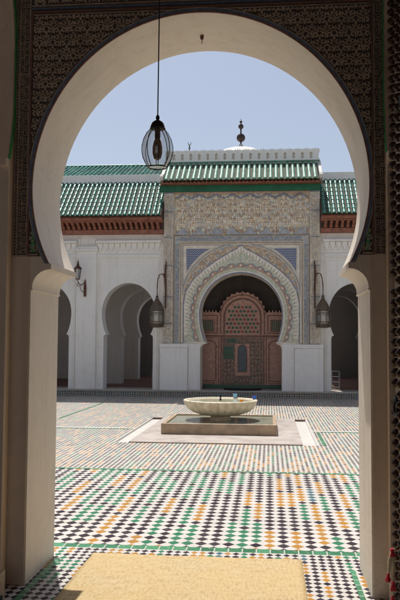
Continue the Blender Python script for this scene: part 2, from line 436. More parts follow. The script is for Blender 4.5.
# ================================================================ GROUND
YN, YF = 5.02, 5.70            # near wall, inner and outer face
CX = -.498                     # entrance arch axis
PX = -.90                      # portal axis
struct('ground', MB().sheet(-400, 400, -300, 500, -.06), 'concrete_floor', fixn=False)
struct('threshold_floor', MB().sheet(-6, 5, -4, 5.99, 0), 'zellige_small', fixn=False)
b = MB().sheet(-14, 14, 5.99, 6.10, 0); b.sheet(-14, 14, 9.66, 9.75, 0); struct('floor_border', b, 'border_green_x', fixn=False)
b = MB().box(.585, .622, 2.5, 5.60, -.004, .004).box(-1.64, -1.60, 2.5, 5.66, -.004, .004)
struct('threshold_edging', b, 'border_green_y')
struct('courtyard_floor', MB().sheet(-14, 14, 6.10, 9.66, 0), 'zellige_big', fixn=False)
TX0, TX1, TY0, TY1 = -2.62, .79, 12.35, 16.5
b = MB(); b.sheet(-14, TX0, 9.75, 23.0, 0).sheet(TX1, 14, 9.75, 23.0, 0).sheet(TX0, TX1, 9.75, TY0, 0).sheet(TX0, TX1, TY1, 23.0, 0)
struct('courtyard_tiles', b, 'zellige_court', fixn=False)
b = MB(); b.box(-14, TX0, 14.30, 14.42, -.01, .004).box(TX1, 14, 14.30, 14.42, -.01, .004)
struct('water_channel', b, 'marble_white')
b = MB(); b.box(-14, TX0, 14.22, 14.297, -.01, .004).box(TX1 + .16, 14, 14.22, 14.297, -.01, .004)
struct('channel_edging', b, 'border_green_x')
b = MB()
for x in (TX1 + .08,): b.box(x, x + .06, 12.35, 14.21, -.01, .004)
for x in (-4.64, 2.78): b.box(x, x + .07, 16.0, 20.5, -.01, .004)
struct('green_edging', b, 'border_green_y')

# ================================================================ ENTRANCE WALL
ew = thing('entrance_wall', 'shaded near wall with wide horseshoe arch and carved plaster around it', 'wall', (CX, YF, 0))
prof = horseshoe(CX, 2.74, 1.165, 1.22, 2.205, 1.035, 1.165, 0, .04, 72)
profL = horseshoe(CX - 4.0, 2.74, 1.165, 1.22, 2.205, 1.035, 1.165, 0, .04, 30)
profR = horseshoe(CX + 4.0, 2.74, 1.165, 1.22, 2.205, 1.035, 1.165, 0, .04, 30)  # unseen side arches, added to let court light into the aisles
fnear = front(YN)
b = MB(); arch_wall(b, [profL, prof, profR], -7, 6, 0, 6.4, fnear, 0, -(YF - YN))
obj('plaster_wall', b, 'plaster_reveal', ew, smooth=True)
A0 = horseshoe(CX, 2.74, 1.165, 1.22, 2.205, 1.035, 1.165, 0, .04, 72, corbel=False)[1:-1]
def arcoff(o, zmin=2.205, n=96):
    p = horseshoe(CX, 2.74, 1.165, 1.22, 2.205, 1.035, 1.165, 0, .04, n, corbel=False, off=o)
    p = p[1:-1]
    return p
ZB = 2.255      # foot of the carving
def clipz(p): return [(u, max(v, 2.0)) for u, v in p]
# plain plaster piers of the inner face (darker lime wash)
b = MB()
for sx in (-1, 1):
    lo, hi = sorted((CX + sx * 1.172, CX + sx * 1.292)); b.box(lo, hi, YN - .006, YN + .01, 0, ZB)
b2 = b
b = MB()
def ground_poly(sx):
    pass
# dark ground of the carving: band from the arch edge out to the corner, and up
outer = []
for (u, v) in arcoff(.0, n=96):
    outer.append((u, v))
o2 = []
for (u, v) in outer:
    a = math.atan2(v - 2.74, u - CX); 
    # project outwards to the rectangle
    hw, top = 1.30, 4.9
    du, dv = math.cos(a), math.sin(a)
    if dv < 0: o2.append((CX + math.copysign(hw, du), max(ZB, min(v, 2.74)))); continue
    k = min(hw / abs(du) if abs(du) > 1e-6 else 1e9, (top - 2.74) / dv if dv > 1e-6 else 1e9)
    o2.append((CX + du * k, 2.74 + dv * k))
in2 = [(u, max(v, ZB)) for u, v in arcoff(.004, n=96)]
b.band(in2, o2, fnear, 0, .006)
b.prism([(CX - 1.30, 4.0), (CX + 1.30, 4.0), (CX + 1.30, 5.6), (CX - 1.30, 5.6)], fnear, 0, .005)
obj('carving_ground', b, 'carved_ground', ew)
# painted border lines round the arch
def ring(o0, o1, mat, name, d=.012):
    p, q = arcoff(o0, n=110), arcoff(o1, n=110)
    obj(name, MB().band(p, q, fnear, 0, d), mat, ew, smooth=True)
ring(.0, .012, 'paint_maroon', 'border_line', .010)
ring(.0125, .029, 'paint_blue', 'border_line', .014)
ring(.0295, .036, 'carved_stucco', 'border_line', .012)
# rectangular frame lines
b = MB()
for sx in (-1, 1):
    b.ribbon([(CX + sx * 1.188, ZB), (CX + sx * 1.188, 3.995)], .010, fnear, .004, .016)
b.ribbon([(CX - 1.188, 4.0), (CX + 1.188, 4.0)], .012, fnear, .004, .016)
obj('frame_line', b, 'paint_maroon', ew)
b = MB(); b.ribbon([(CX - 1.19, 4.028), (CX + 1.19, 4.028)], .014, fnear, .004, .015); obj('frame_line', b, 'paint_blue', ew)
b = MB()
for sx in (-1, 1):
    b.ribbon([(CX + sx * 1.200, ZB), (CX + sx * 1.200, 5.6)], .008, fnear, .004, .014)
    b.ribbon([(CX + sx * 1.272, ZB), (CX + sx * 1.272, 5.6)], .008, fnear, .004, .014)
    b.ribbon([(CX + sx * 1.294, ZB), (CX + sx * 1.294, 5.6)], .006, fnear, .004, .014)
    u = CX + sx * 1.246
    b.ribbon([(u - .054, ZB + .004), (u + .054, ZB + .004)], .01, fnear, .004, .014)
b.ribbon([(CX - 1.19, 4.048), (CX + 1.19, 4.048)], .01, fnear, .004, .014)
b.ribbon([(CX - 1.18, 3.982), (CX + 1.18, 3.982)], .008, fnear, .004, .013)
obj('plaster_fillet', b, 'carved_stucco', ew)

def spiral(cx, cy, r0, r1, a0, turns, n=14):
    return [(cx + (r0 + (r1 - r0) * i / n) * math.cos(a0 + turns * 2 * PI * i / n), cy + (r0 + (r1 - r0) * i / n) * math.sin(a0 + turns * 2 * PI * i / n)) for i in range(n + 1)]
def motif():
    """one palmette of the interlaced carving, unit cell 1 x 1, list of (polyline, width)"""
    S = []
    for m in (1, -1):
        sp = spiral(.235, .17, .185, .06, PI * 1.0, -.92, 12)     # upper curl, opens from the axis
        stem = [(0.03, -.50), (.035, -.36), (.02, -.15), (.035, .05)]
        S.append(([(m * u, v) for u, v in stem + sp], .145))
        sp2 = spiral(.27, -.27, .17, .055, PI * 1.05, .86, 11)     # lower curl
        S.append(([(m * u, v) for u, v in [(.03, -.05), (.05, -.14)] + sp2], .13))
        S.append(([(m * u, v) for u, v in [(.40, .16), (.48, .03), (.45, -.10), (.50, -.24), (.47, -.36)]], .12))
        S.append(([(m * u, v) for u, v in [(.0, .55), (.085, .44), (.06, .34), (0, .25)]], .11))
        S.append(([(m * u, v) for u, v in [(.5, .55), (.41, .45), (.33, .42), (.25, .38)]], .12))
        S.append(([(m * u, v) for u, v in [(.26, -.42), (.36, -.50), (.5, -.52)]], .11))
    return S
MOT = motif()
def in_spandrel(u, v):
    if abs(u - CX) > 1.178 or v > 3.975 or v < ZB + .03: return False
    x = (u - CX); 
    bb = 1.22 if v > 2.74 else 1.20
    return (x / 1.203) ** 2 + ((v - 2.74) / (bb + .038)) ** 2 > 1
def in_upper(u, v): return abs(u - CX) < 1.18 and 4.06 < v < 4.62
b = MB(); PW = .0985; PH = .100
rows = int(2.3 / PH)
for r in range(-1, rows):
    z = 2.35 + r * PH
    for c in range(-13, 14):
        x = CX + (c + (.5 if r % 2 else 0)) * PW
        keep = in_spandrel if z < 4.03 else in_upper
        if abs(x - CX) > 1.25: continue
        if z < 3.9 and (x - CX) ** 2 + (z - 2.74) ** 2 < .95: continue
        jx, jz = random.uniform(-.002, .002), random.uniform(-.002, .002)
        for pl, w in MOT:
            pts = [(x + jx + u * PW, z + jz + v * PW * 1.02) for u, v in pl]
            b.ribbon(pts, w * PW * 1.0, fnear, .003, .0145, keep=keep)
obj('carved_spandrel', b, 'carved_stucco', ew)
# angular script-like fret in the vertical bands
def fret(b, cu, w, z0, z1, fn, d0, d1, seed=3, step=.0088, lw=.0072, H=.072):
    rnd = random.Random(seed); z = z0; n = max(4, int(w / step)); 
    u0 = cu - w / 2
    while z < z1 - .06:
        k = rnd.choice([0, 1, 2, 3, 4])
        X = [u0 + w * i / 4 for i in range(5)]; Z = [z + H * i / 4 for i in range(5)]
        P = [
            [[(X[0], Z[0]), (X[4], Z[0]), (X[4], Z[3]), (X[1], Z[3]), (X[1], Z[1]), (X[3], Z[1]), (X[3], Z[2]), (X[2], Z[2])]],
            [[(X[0], Z[0]), (X[0], Z[4])], [(X[1], Z[0]), (X[4], Z[0]), (X[4], Z[2]), (X[1], Z[2]), (X[1], Z[3]), (X[4], Z[3])]],
            [[(X[0], Z[3]), (X[0], Z[0]), (X[2], Z[0]), (X[2], Z[3]), (X[4], Z[3]), (X[4], Z[0]), (X[3], Z[0])]],
            [[(X[0], Z[0]), (X[4], Z[0])], [(X[0], Z[1]), (X[3], Z[1]), (X[3], Z[3]), (X[0], Z[3]), (X[0], Z[2]), (X[2], Z[2])], [(X[4], Z[1]), (X[4], Z[4])]],
            [[(X[0], Z[4]), (X[0], Z[1]), (X[1], Z[0]), (X[4], Z[0]), (X[4], Z[4]), (X[2], Z[4]), (X[2], Z[2]), (X[3], Z[2])]],
        ][k]
        if rnd.random() < .5: P = [[(2 * cu - u, v) for u, v in pl] for pl in P]
        for pl in P: b.ribbon(pl, lw, fn, d0, d1)
        z += H * 1.16
for sx in (-1, 1):
    bb = MB(); fret(bb, CX + sx * 1.222, .028, ZB + .02, 4.75, fnear, .004, .014, 5 + sx, lw=.0048, H=.040); fret(bb, CX + sx * 1.253, .026, ZB + .02, 4.75, fnear, .004, .014, 15 + sx, lw=.0048, H=.033)
    obj('inscription_band', bb, 'carved_stucco', ew)
    bb = MB(); z = ZB + .02
    while z < 4.7:
        bb.ribbon([(CX + sx * 1.283 - .004, z), (CX + sx * 1.283 + .004, z + .012)], .006, fnear, .004, .012); z += .022
    obj('bead_strip', bb, 'carved_stucco', ew)
    # little green glazed wedge where the band meets the arch
    u0 = CX + sx * 1.150
    obj('green_wedge', MB().prism([(u0 - .018, ZB + .03), (u0 + .018, ZB + .03), (u0 + sx * .012, ZB + .22)], fnear, .003, .010), 'paint_green', ew)
    bb = MB(); bb.ribbon([(CX + sx * 1.12, ZB + .012), (CX + sx * 1.185, ZB + .012)], .012, fnear, .003, .012)
    bb.ribbon([(u0 - sx * .030, ZB + .02), (u0 + sx * .014, ZB + .30)], .007, fnear, .003, .012)
    obj('plaster_fillet', bb, 'carved_stucco', ew)
obj('inner_pier', b2, 'plaster_beige', ew, bevel=.004)
# beam-filled ceiling and roof of the hall
b = MB().box(-7, 6, -4, YF, 5.6, 6.2)
ceil = obj('roof_slab', b, 'plaster_beige', ew)
b = MB()
for i in range(14): b.box(-7, 6, -3.6 + i * .62, -3.45 + i * .62, 5.45, 5.597)
obj('ceiling_beam', b, 'wood_dark', ew)
obj('outer_cornice', MB().box(-7, 6, YF, YF + .12, 6.0, 6.4), 'white_wall', ew)

# transverse arcades on both sides of the bay
def transverse(sx, label):
    X0 = CX + sx * 1.303 if sx < 0 else CX + 1.268
    t = thing('side_arcade_wall', label, 'wall', (X0, 3.4, 0))
    fn = lambda u, v, d: (X0 - sx * d * 1.0, u, v)      # u = Y, v = Z, d towards the bay axis
    p = horseshoe(3.44, 3.55, 1.55, 1.62, 2.92, 1.43, 1.475, 0, .05, 60)
    b = MB(); arch_wall(b, [p], -4, YN - .002, 0, 5.6, fn, 0, -.62)
    obj('plaster_wall', b, 'plaster_beige', t, smooth=True)
    for o0, o1, mt, d in ((.0, .012, 'carved_stucco', .004), (.0125, .048, 'paint_green', .010)):
        A = horseshoe(3.44, 3.55, 1.55, 1.62, 2.92, 1.43, 1.475, 0, .05, 80, corbel=False, off=o0)[1:-1]
        B = horseshoe(3.44, 3.55, 1.55, 1.62, 2.92, 1.43, 1.475, 0, .05, 80, corbel=False, off=o1)[1:-1]
        A = [(min(u, YN - .052 + o0), v) for u, v in A]; B = [(min(u, YN - .052 + o1), v) for u, v in B]
        obj('painted_edge', MB().band(A, B, fn, 0, d), mt, t, smooth=True)
    return t
transverse(-1, 'dark plaster arcade wall with green-edged arch at the far left of the near bay')
transverse(1, 'dark plaster arcade wall with green-edged arch behind the studded door on the right')
bk = thing('hall_back_wall', 'plaster walls closing the hall unseen behind the viewer, with arches added to let light in', 'wall', (0, -4, 0))
b = MB(); arch_wall(b, [horseshoe(x, 3.2, 1.8, 1.8, 2.4, 1.6, 1.7, 0, .04, 24) for x in (CX - 4.2, CX, CX + 4.2)], -7, 6, 0, 5.6, front(-4.3), 0, -.298)  # unseen arches, added and widened to brighten the near wall from behind
b.box(-7.3, -7.002, -4.3, YF, 0, 5.6).box(6.002, 6.3, -4.3, YF, 0, 5.6)
obj('plaster_wall', b, 'plaster_beige', bk)

# studded door leaf folded back inside the right arcade opening
DX = .806
dr = thing('studded_door', 'tall wooden door leaf folded back at the right edge, bristling with dark domed studs', 'door', (DX, 4.3, 0))
b = MB()
for i in range(9):
    y1 = 4.885 - i * .135; b.box(DX, DX + .05, y1 - .132, y1, .03, 4.35)
b.box(DX + .05, DX + .09, 3.68, 4.87, .05, 4.33)
obj('leaf', b, 'door_wood', dr, bevel=.004)
def stud_mb(y, z):
    s = MB(); n = 12
    prof_ = [(.0265, 0), (.0275, .004), (.026, .016), (.021, .028), (.013, .037), (.005, .042), (1e-4, .043)]
    o = 0; vs = []; 
    for r, h in prof_:
        for k in range(n):
            a = 2 * PI * k / n; vs.append((DX - h, y + r * math.cos(a), z + r * math.sin(a)))
    fs = [(i * n + k, i * n + (k + 1) % n, (i + 1) * n + (k + 1) % n, (i + 1) * n + k) for i in range(len(prof_) - 1) for k in range(n)]
    s.add(vs, fs); return s
st = obj('stud', stud_mb(4.82, .08), 'stud_bronze', dr, smooth=True)
gaps = {20, 31}
offs = [(0, random.uniform(-.004, .004), i * .0635 + random.uniform(-.003, .003)) for i in range(1, 66) if i not in gaps]
repeat_part(st, offs)
b = MB()
for c in range(1, 6):
    for i in range(66):
        s = stud_mb(4.82 - c * .20 + random.uniform(-.003, .003), .08 + i * .0635); b.add(s.v, s.f)
o = obj('studwork', b, 'stud_bronze', dr, smooth=True); o['kind'] = 'stuff'
b = MB(); b.box(DX - .012, DX, 3.7, 4.72, 3.10, 3.17).box(DX - .012, DX, 3.7, 4.72, .9, .97)
obj('strap_hinge', b, 'iron', dr, bevel=.004)
b = MB(); ky, kz = 4.70, 1.27
b.tube([(DX - .030, ky + .05 * math.cos(a), kz + .06 * math.sin(a)) for a in [2 * PI * i / 24 for i in range(25)]], .011, 8)
b.lathe([(.045, 0), (.04, .012), (.02, .03), (1e-4, .034)], (0, 0, 0), 16)
vs = b.v[-64:]; 
for i in range(64):
    x, y, z = vs[i]; b.v[len(b.v) - 64 + i] = (DX - z, ky + x, kz + y)
obj('ring_knocker', b, 'iron', dr, smooth=True)

# red tassels hanging from a stud
ts = thing('red_tassel', 'red and cream woollen tassels dangling from a stud low on the right-hand door', 'tassel', (.745, 4.70, .37))
b = MB(); tx, ty = .742, 4.70
b.tube([(DX - .01, 4.76, .42), (tx + .04, ty + .02, .415), (tx, ty, .395)], .004, 6)
b.tube([(tx, ty, .385), (tx - .012, ty, .33), (tx - .018, ty - .004, .26)], [.009, .012, .008], 8)
b.tube([(tx + .008, ty, .385), (tx + .014, ty + .01, .30), (tx + .006, ty, .20), (tx + .004, ty, .12)], [.007, .009, .007, .006], 8)
obj('cord', b, 'cord_cream', ts, smooth=True)
def puff(x, y, z, r, L):
    b = MB(); 
    for i in range(46):
        a = random.uniform(0, 2 * PI); q = random.uniform(.2, 1) * r
        b.tube([(x, y, z + L * .4), (x + q * .5 * math.cos(a), y + q * .5 * math.sin(a), z), (x + q * math.cos(a), y + q * math.sin(a), z - L * .6 * random.uniform(.7, 1.1))], [.003, .004, .0025], 5)
    b.sphere((x, y, z + L * .35), r * .55, 10, 6); return b
obj('tuft', puff(tx + .004, ty, .385, .022, .04), 'tassel_red', ts, smooth=True)
obj('tuft', puff(tx - .020, ty, .235, .020, .045), 'tassel_red', ts, smooth=True)
obj('tuft', puff(tx + .008, ty, .185, .021, .05), 'tassel_red', ts, smooth=True)
obj('tuft', puff(tx + .004, ty, .10, .018, .05), 'tassel_red', ts, smooth=True)

# straw mat
b = MB(); nx, ny = 40, 60; x0, x1, y0, y1 = -1.375, .245, 2.4, 5.79
vs = []
for j in range(ny + 1):
    for i in range(nx + 1):
        u = i / nx; v = j / ny; x = x0 + (x1 - x0) * u; y = y0 + (y1 - y0) * v
        e = min(u, 1 - u, v, 1 - v); vs.append((x, y + .006 * math.sin(x * 9), .006 + .007 * (.5 + .5 * math.sin(x * 3.1 + y * 2.2)) * (.3 + .7 * min(1, e * 12)) + (.002 * math.sin(y * 23))))
b.add(vs, [(j * (nx + 1) + i, j * (nx + 1) + i + 1, (j + 1) * (nx + 1) + i + 1, (j + 1) * (nx + 1) + i) for j in range(ny) for i in range(nx)])
o = obj('straw_mat', b, 'straw', smooth=True, fixn=False); md = o.modifiers.new('thick', 'SOLIDIFY'); md.thickness = .006; md.offset = 1
tag(o, 'woven yellow straw mat laid on the tiles under the entrance arch', 'mat')

# wooden shoe rack end at lower left
sr = thing('shoe_rack', 'low shoe rack of pale board with black shelf cloth at the bottom left corner', 'rack', (-1.72, 4.55, 0))
obj('side_panel', MB().box(-1.712, -1.688, 4.30, 4.70, 0, .20), 'wood_light', sr, bevel=.003)
obj('top_board', MB().box(-1.95, -1.713, 4.30, 4.70, .17, .19), 'wood_light', sr, bevel=.003)
obj('shelf_cloth', MB().box(-1.686, -1.680, 4.31, 4.64, .0, .06).box(-1.93, -1.714, 4.32, 4.69, .05, .16), 'mat_black', sr, bevel=.002)

# small hook under the arch
hk = thing('ceiling_hook', 'small dark fixing screwed into the underside of the entrance arch near its crown', 'hook', (CX - .01, 5.4, 3.95))
hx = CX - .01
obj('rosette', MB().lathe([(.012, 0), (.015, -.012), (.012, -.03), (.004, -.036)], (hx, 5.4, 3.962), 12), 'rusty_iron', hk, smooth=True)
obj('pin', MB().tube([(hx, 5.4, 3.93), (hx + .001, 5.4, 3.91), (hx - .002, 5.4, 3.896)], .003, 6), 'iron', hk, smooth=True)

# hanging glass lantern
lx, ly = -.698, 4.5
hl = thing('hanging_lantern', 'egg-shaped clear glass lantern in a wire cage hanging on a long dark cord', 'lantern', (lx, ly, 2.74))
obj('cord', MB().tube([(lx + .004, ly, 5.5), (lx + .006, ly, 4.4), (lx + .003, ly, 3.6), (lx, ly, 3.07)], .0042, 6), 'cord_dark', hl, smooth=True)
obj('cap', MB().lathe([(.006, .335), (.012, .325), (.012, .312), (.008, .305), (.022, .297), (.036, .285), (.045, .262), (.046, .247), (.042, .245)], (lx, ly, 2.74), 24), 'iron', hl, smooth=True)
egg = [(.044, .247), (.066, .222), (.085, .185), (.0965, .14), (.0975, .105), (.090, .065), (.074, .03), (.058, .006)]
g = obj('glass_bowl', MB().lathe([(r * .97, z) for r, z in egg] + [(.03, .0), (.001, .0)], (lx, ly, 2.74), 32), 'glass_clear', hl, smooth=True)
b = MB()
for k in range(8):
    a = 2 * PI * (k + .3) / 8; b.tube([(lx + r * math.cos(a), ly + r * math.sin(a), 2.74 + z) for r, z in egg], .0027, 6)
for (r, z) in ((.058, .004), (.046, .25)):
    b.tube([(lx + r * math.cos(2 * PI * i / 24), ly + r * math.sin(2 * PI * i / 24), 2.74 + z) for i in range(25)], .0035, 6)
obj('wire_cage', b, 'wire_dark', hl, smooth=True)
obj('bulb_holder', MB().lathe([(.006, .30), (.016, .26), (.018, .20), (.016, .185)], (lx, ly, 2.74), 16), 'iron', hl, smooth=True)
obj('bulb', MB().lathe([(.014, .19), (.024, .165), (.031, .13), (.031, .095), (.022, .06), (.001, .048)], (lx, ly, 2.74), 20), 'bulb_shade', hl, smooth=True)

# ================================================================ FOUNTAIN
fc = (-.92, 14.35)
b = MB()
b.box(TX0, TX1, TY0, TY1, -.05, -.035)
for (x0, x1) in ((TX0, TX0 + .02), (TX1 - .02, TX1)): b.box(x0, x1, TY0, TY1, -.035, .004)
tr = struct('channel_floor', b, 'marble_white')
fo = thing('fountain', 'round fluted marble bowl on a short pedestal standing in a square stone pool', 'fountain', (fc[0], fc[1], 0))
obj('paving_slab', MB().box(TX0 + .27, TX1 - .25, TY0, TY1 - .02, -.034, .018), 'stone_slab', fo, bevel=.008)
obj('slab_edge_strip', MB().box(TX0 + .27, TX1 - .25, TY0 - .045, TY0 - .002, -.01, .012), 'groove_shade_brown', fo, bevel=.004)
obj('slab_edge_strip', MB().box(TX0 - .03, TX1, TY1 - .018, TY1 + .02, -.03, .006), 'groove_shade_brown', fo, bevel=.004)  # dark strip painted along the recess's far edge, standing in for its shadow
px0, px1, py0, py1 = -1.965, .130, 13.40, 15.30
b = MB(); w = .075
b.box(px0, px1, py0, py0 + w, .019, .212).box(px0, px1, py1 - w, py1, .019, .212)
b.box(px0, px0 + w, py0 + w + .001, py1 - w - .001, .019, .212).box(px1 - w, px1, py0 + w + .001, py1 - w - .001, .019, .212)
b.box(px0 + w, px1 - w, py0 + w, py1 - w, .019, .06)
obj('pool_wall', b, 'stone_pool', fo, bevel=.008)
obj('pool_water', MB().sheet(px0 + w, px1 - w, py0 + w, py1 - w, .185), 'water', fo, fixn=False)
cbx, cby = -.955, 14.45
obj('pedestal', MB().lathe([(.30, .06), (.30, .12), (.27, .15), (.22, .18), (.19, .21), (.19, .25), (.24, .275), (.26, .285)], (cbx, cby, 0), 32), 'bowl_marble', fo, smooth=True)
b = MB(); seg = 288
pr = [(.22, .268), (.38, .292), (.52, .340), (.62, .405), (.675, .475), (.695, .53), (.712, .548), (.715, .565), (.70, .575), (.665, .572), (.645, .55), (.60, .48), (.5, .42), (.3, .40), (.001, .395)]
o0 = 0
for i, (r, z) in enumerate(pr):
    amp = {0: .02, 1: .07, 2: .085, 3: .08, 4: .07, 5: .055, 6: .035, 7: .03, 8: .02}.get(i, 0.)
    for k in range(seg):
        a = 2 * PI * k / seg; q = r * (1 + amp * (abs(math.sin(a * 14)) ** .6 - .6)); b.v.append((cbx + q * math.cos(a), cby + q * math.sin(a), z))
for i in range(len(pr) - 1):
    for k in range(seg): b.f.append((i * seg + k, i * seg + (k + 1) % seg, (i + 1) * seg + (k + 1) % seg, (i + 1) * seg + k))
b.mi = [0] * len(b.f)
obj('bowl', b, 'bowl_marble', fo, smooth=True)
b = MB(); b.lathe([(.650, 0), (.001, .001)], (cbx, cby, .556), 64); obj('bowl_water', b, 'bowl_water', fo)
obj('spout', MB().lathe([(.03, .55), (.022, .57), (.012, .60), (.02, .625), (.016, .65), (.008, .67)], (cbx, cby, 0), 12), 'iron', fo, smooth=True)
def cup(x, y, z, r, h, mat, label):
    o = obj('cup', MB().lathe([(r * .75, 0), (r, h), (r * .9, h), (r * .66, .008), (.001, .008)], (0, 0, 0), 16), mat, smooth=True)
    o.location = (x, y, z); tag(o, label, 'cup')
cup(-.70, 15.08, .574, .045, .075, 'plastic_lightblue', 'pale blue plastic cup on the far rim of the fountain bowl')
cup(-.30, 14.66, .574, .042, .07, 'plastic_blue', 'deep blue plastic cup at the right end of the fountain bowl rim')
cup(-.53, 14.08, .555, .04, .05, 'plastic_orange', 'orange plastic cup sitting just inside the near right rim of the fountain bowl')

# ================================================================ FAR SIDE: TERRACE
GY = 23.30      # gallery wall face
struct('terrace', MB().box(-16, 14, 23.06, 34, -.05, .20), 'concrete_floor')
struct('terrace_riser', MB().box(-16, 14, 23.0, 23.055, 0, .165), 'riser_tile')
struct('terrace_nosing', MB().box(-16, 14, 22.975, 23.055, .168, .214), 'marble_nosing', bevel=.01)
cp = MB().box(-16, -3.0, 24.3, 33, .201, .215).box(1.2, 14, 24.3, 33, .201, .215)
struct('carpet', cp, 'carpet_red')

fG = front(GY)
def garch(c, n=40): return horseshoe(c, 2.62, .87, .97, 1.98, .74, .80, .2, .05, n)
def barrel_roof(b, x0, x1, y0, z0, y1, z1, pitch=.150, r=.050, steps=None):
    """half-round cover tiles in courses, each course lapping over the one below, over dark pan tiles"""
    L = math.hypot(y1 - y0, z1 - z0); ty, tz = (y1 - y0) / L, (z1 - z0) / L; ny_, nz_ = -tz, ty
    n = steps or max(1, int(L / .22)); m = int((x1 - x0) / pitch); pitch = (x1 - x0) / m
    seg = 6
    for i in range(m):
        cx = x0 + (i + .5) * pitch + random.uniform(-.008, .008)
        for j in range(n):
            a0, a1 = j / n * L - (.02 if j else 0), (j + 1) / n * L
            vs = []
            for (s_, rr, up) in ((a0, r * 1.08, .010), (a1 + .02, r * .92, .0)):
                for k in range(seg + 1):
                    t = PI * k / seg; h = rr * math.sin(t) + up + random.uniform(-.001, .001)
                    vs.append((cx + rr * math.cos(t), y0 + ty * s_ + ny_ * h, z0 + tz * s_ + nz_ * h))
            fs = [(k, k + 1, seg + 2 + k, seg + 1 + k) for k in range(seg)] + [tuple(range(seg + 1))]
            b.add(vs, fs)
    b.cur = 1; b.add([(x0, y0, z0 - .0), (x1, y0, z0 - .0), (x1, y1, z1), (x0, y1, z1)], [(0, 1, 2, 3)]); b.cur = 0

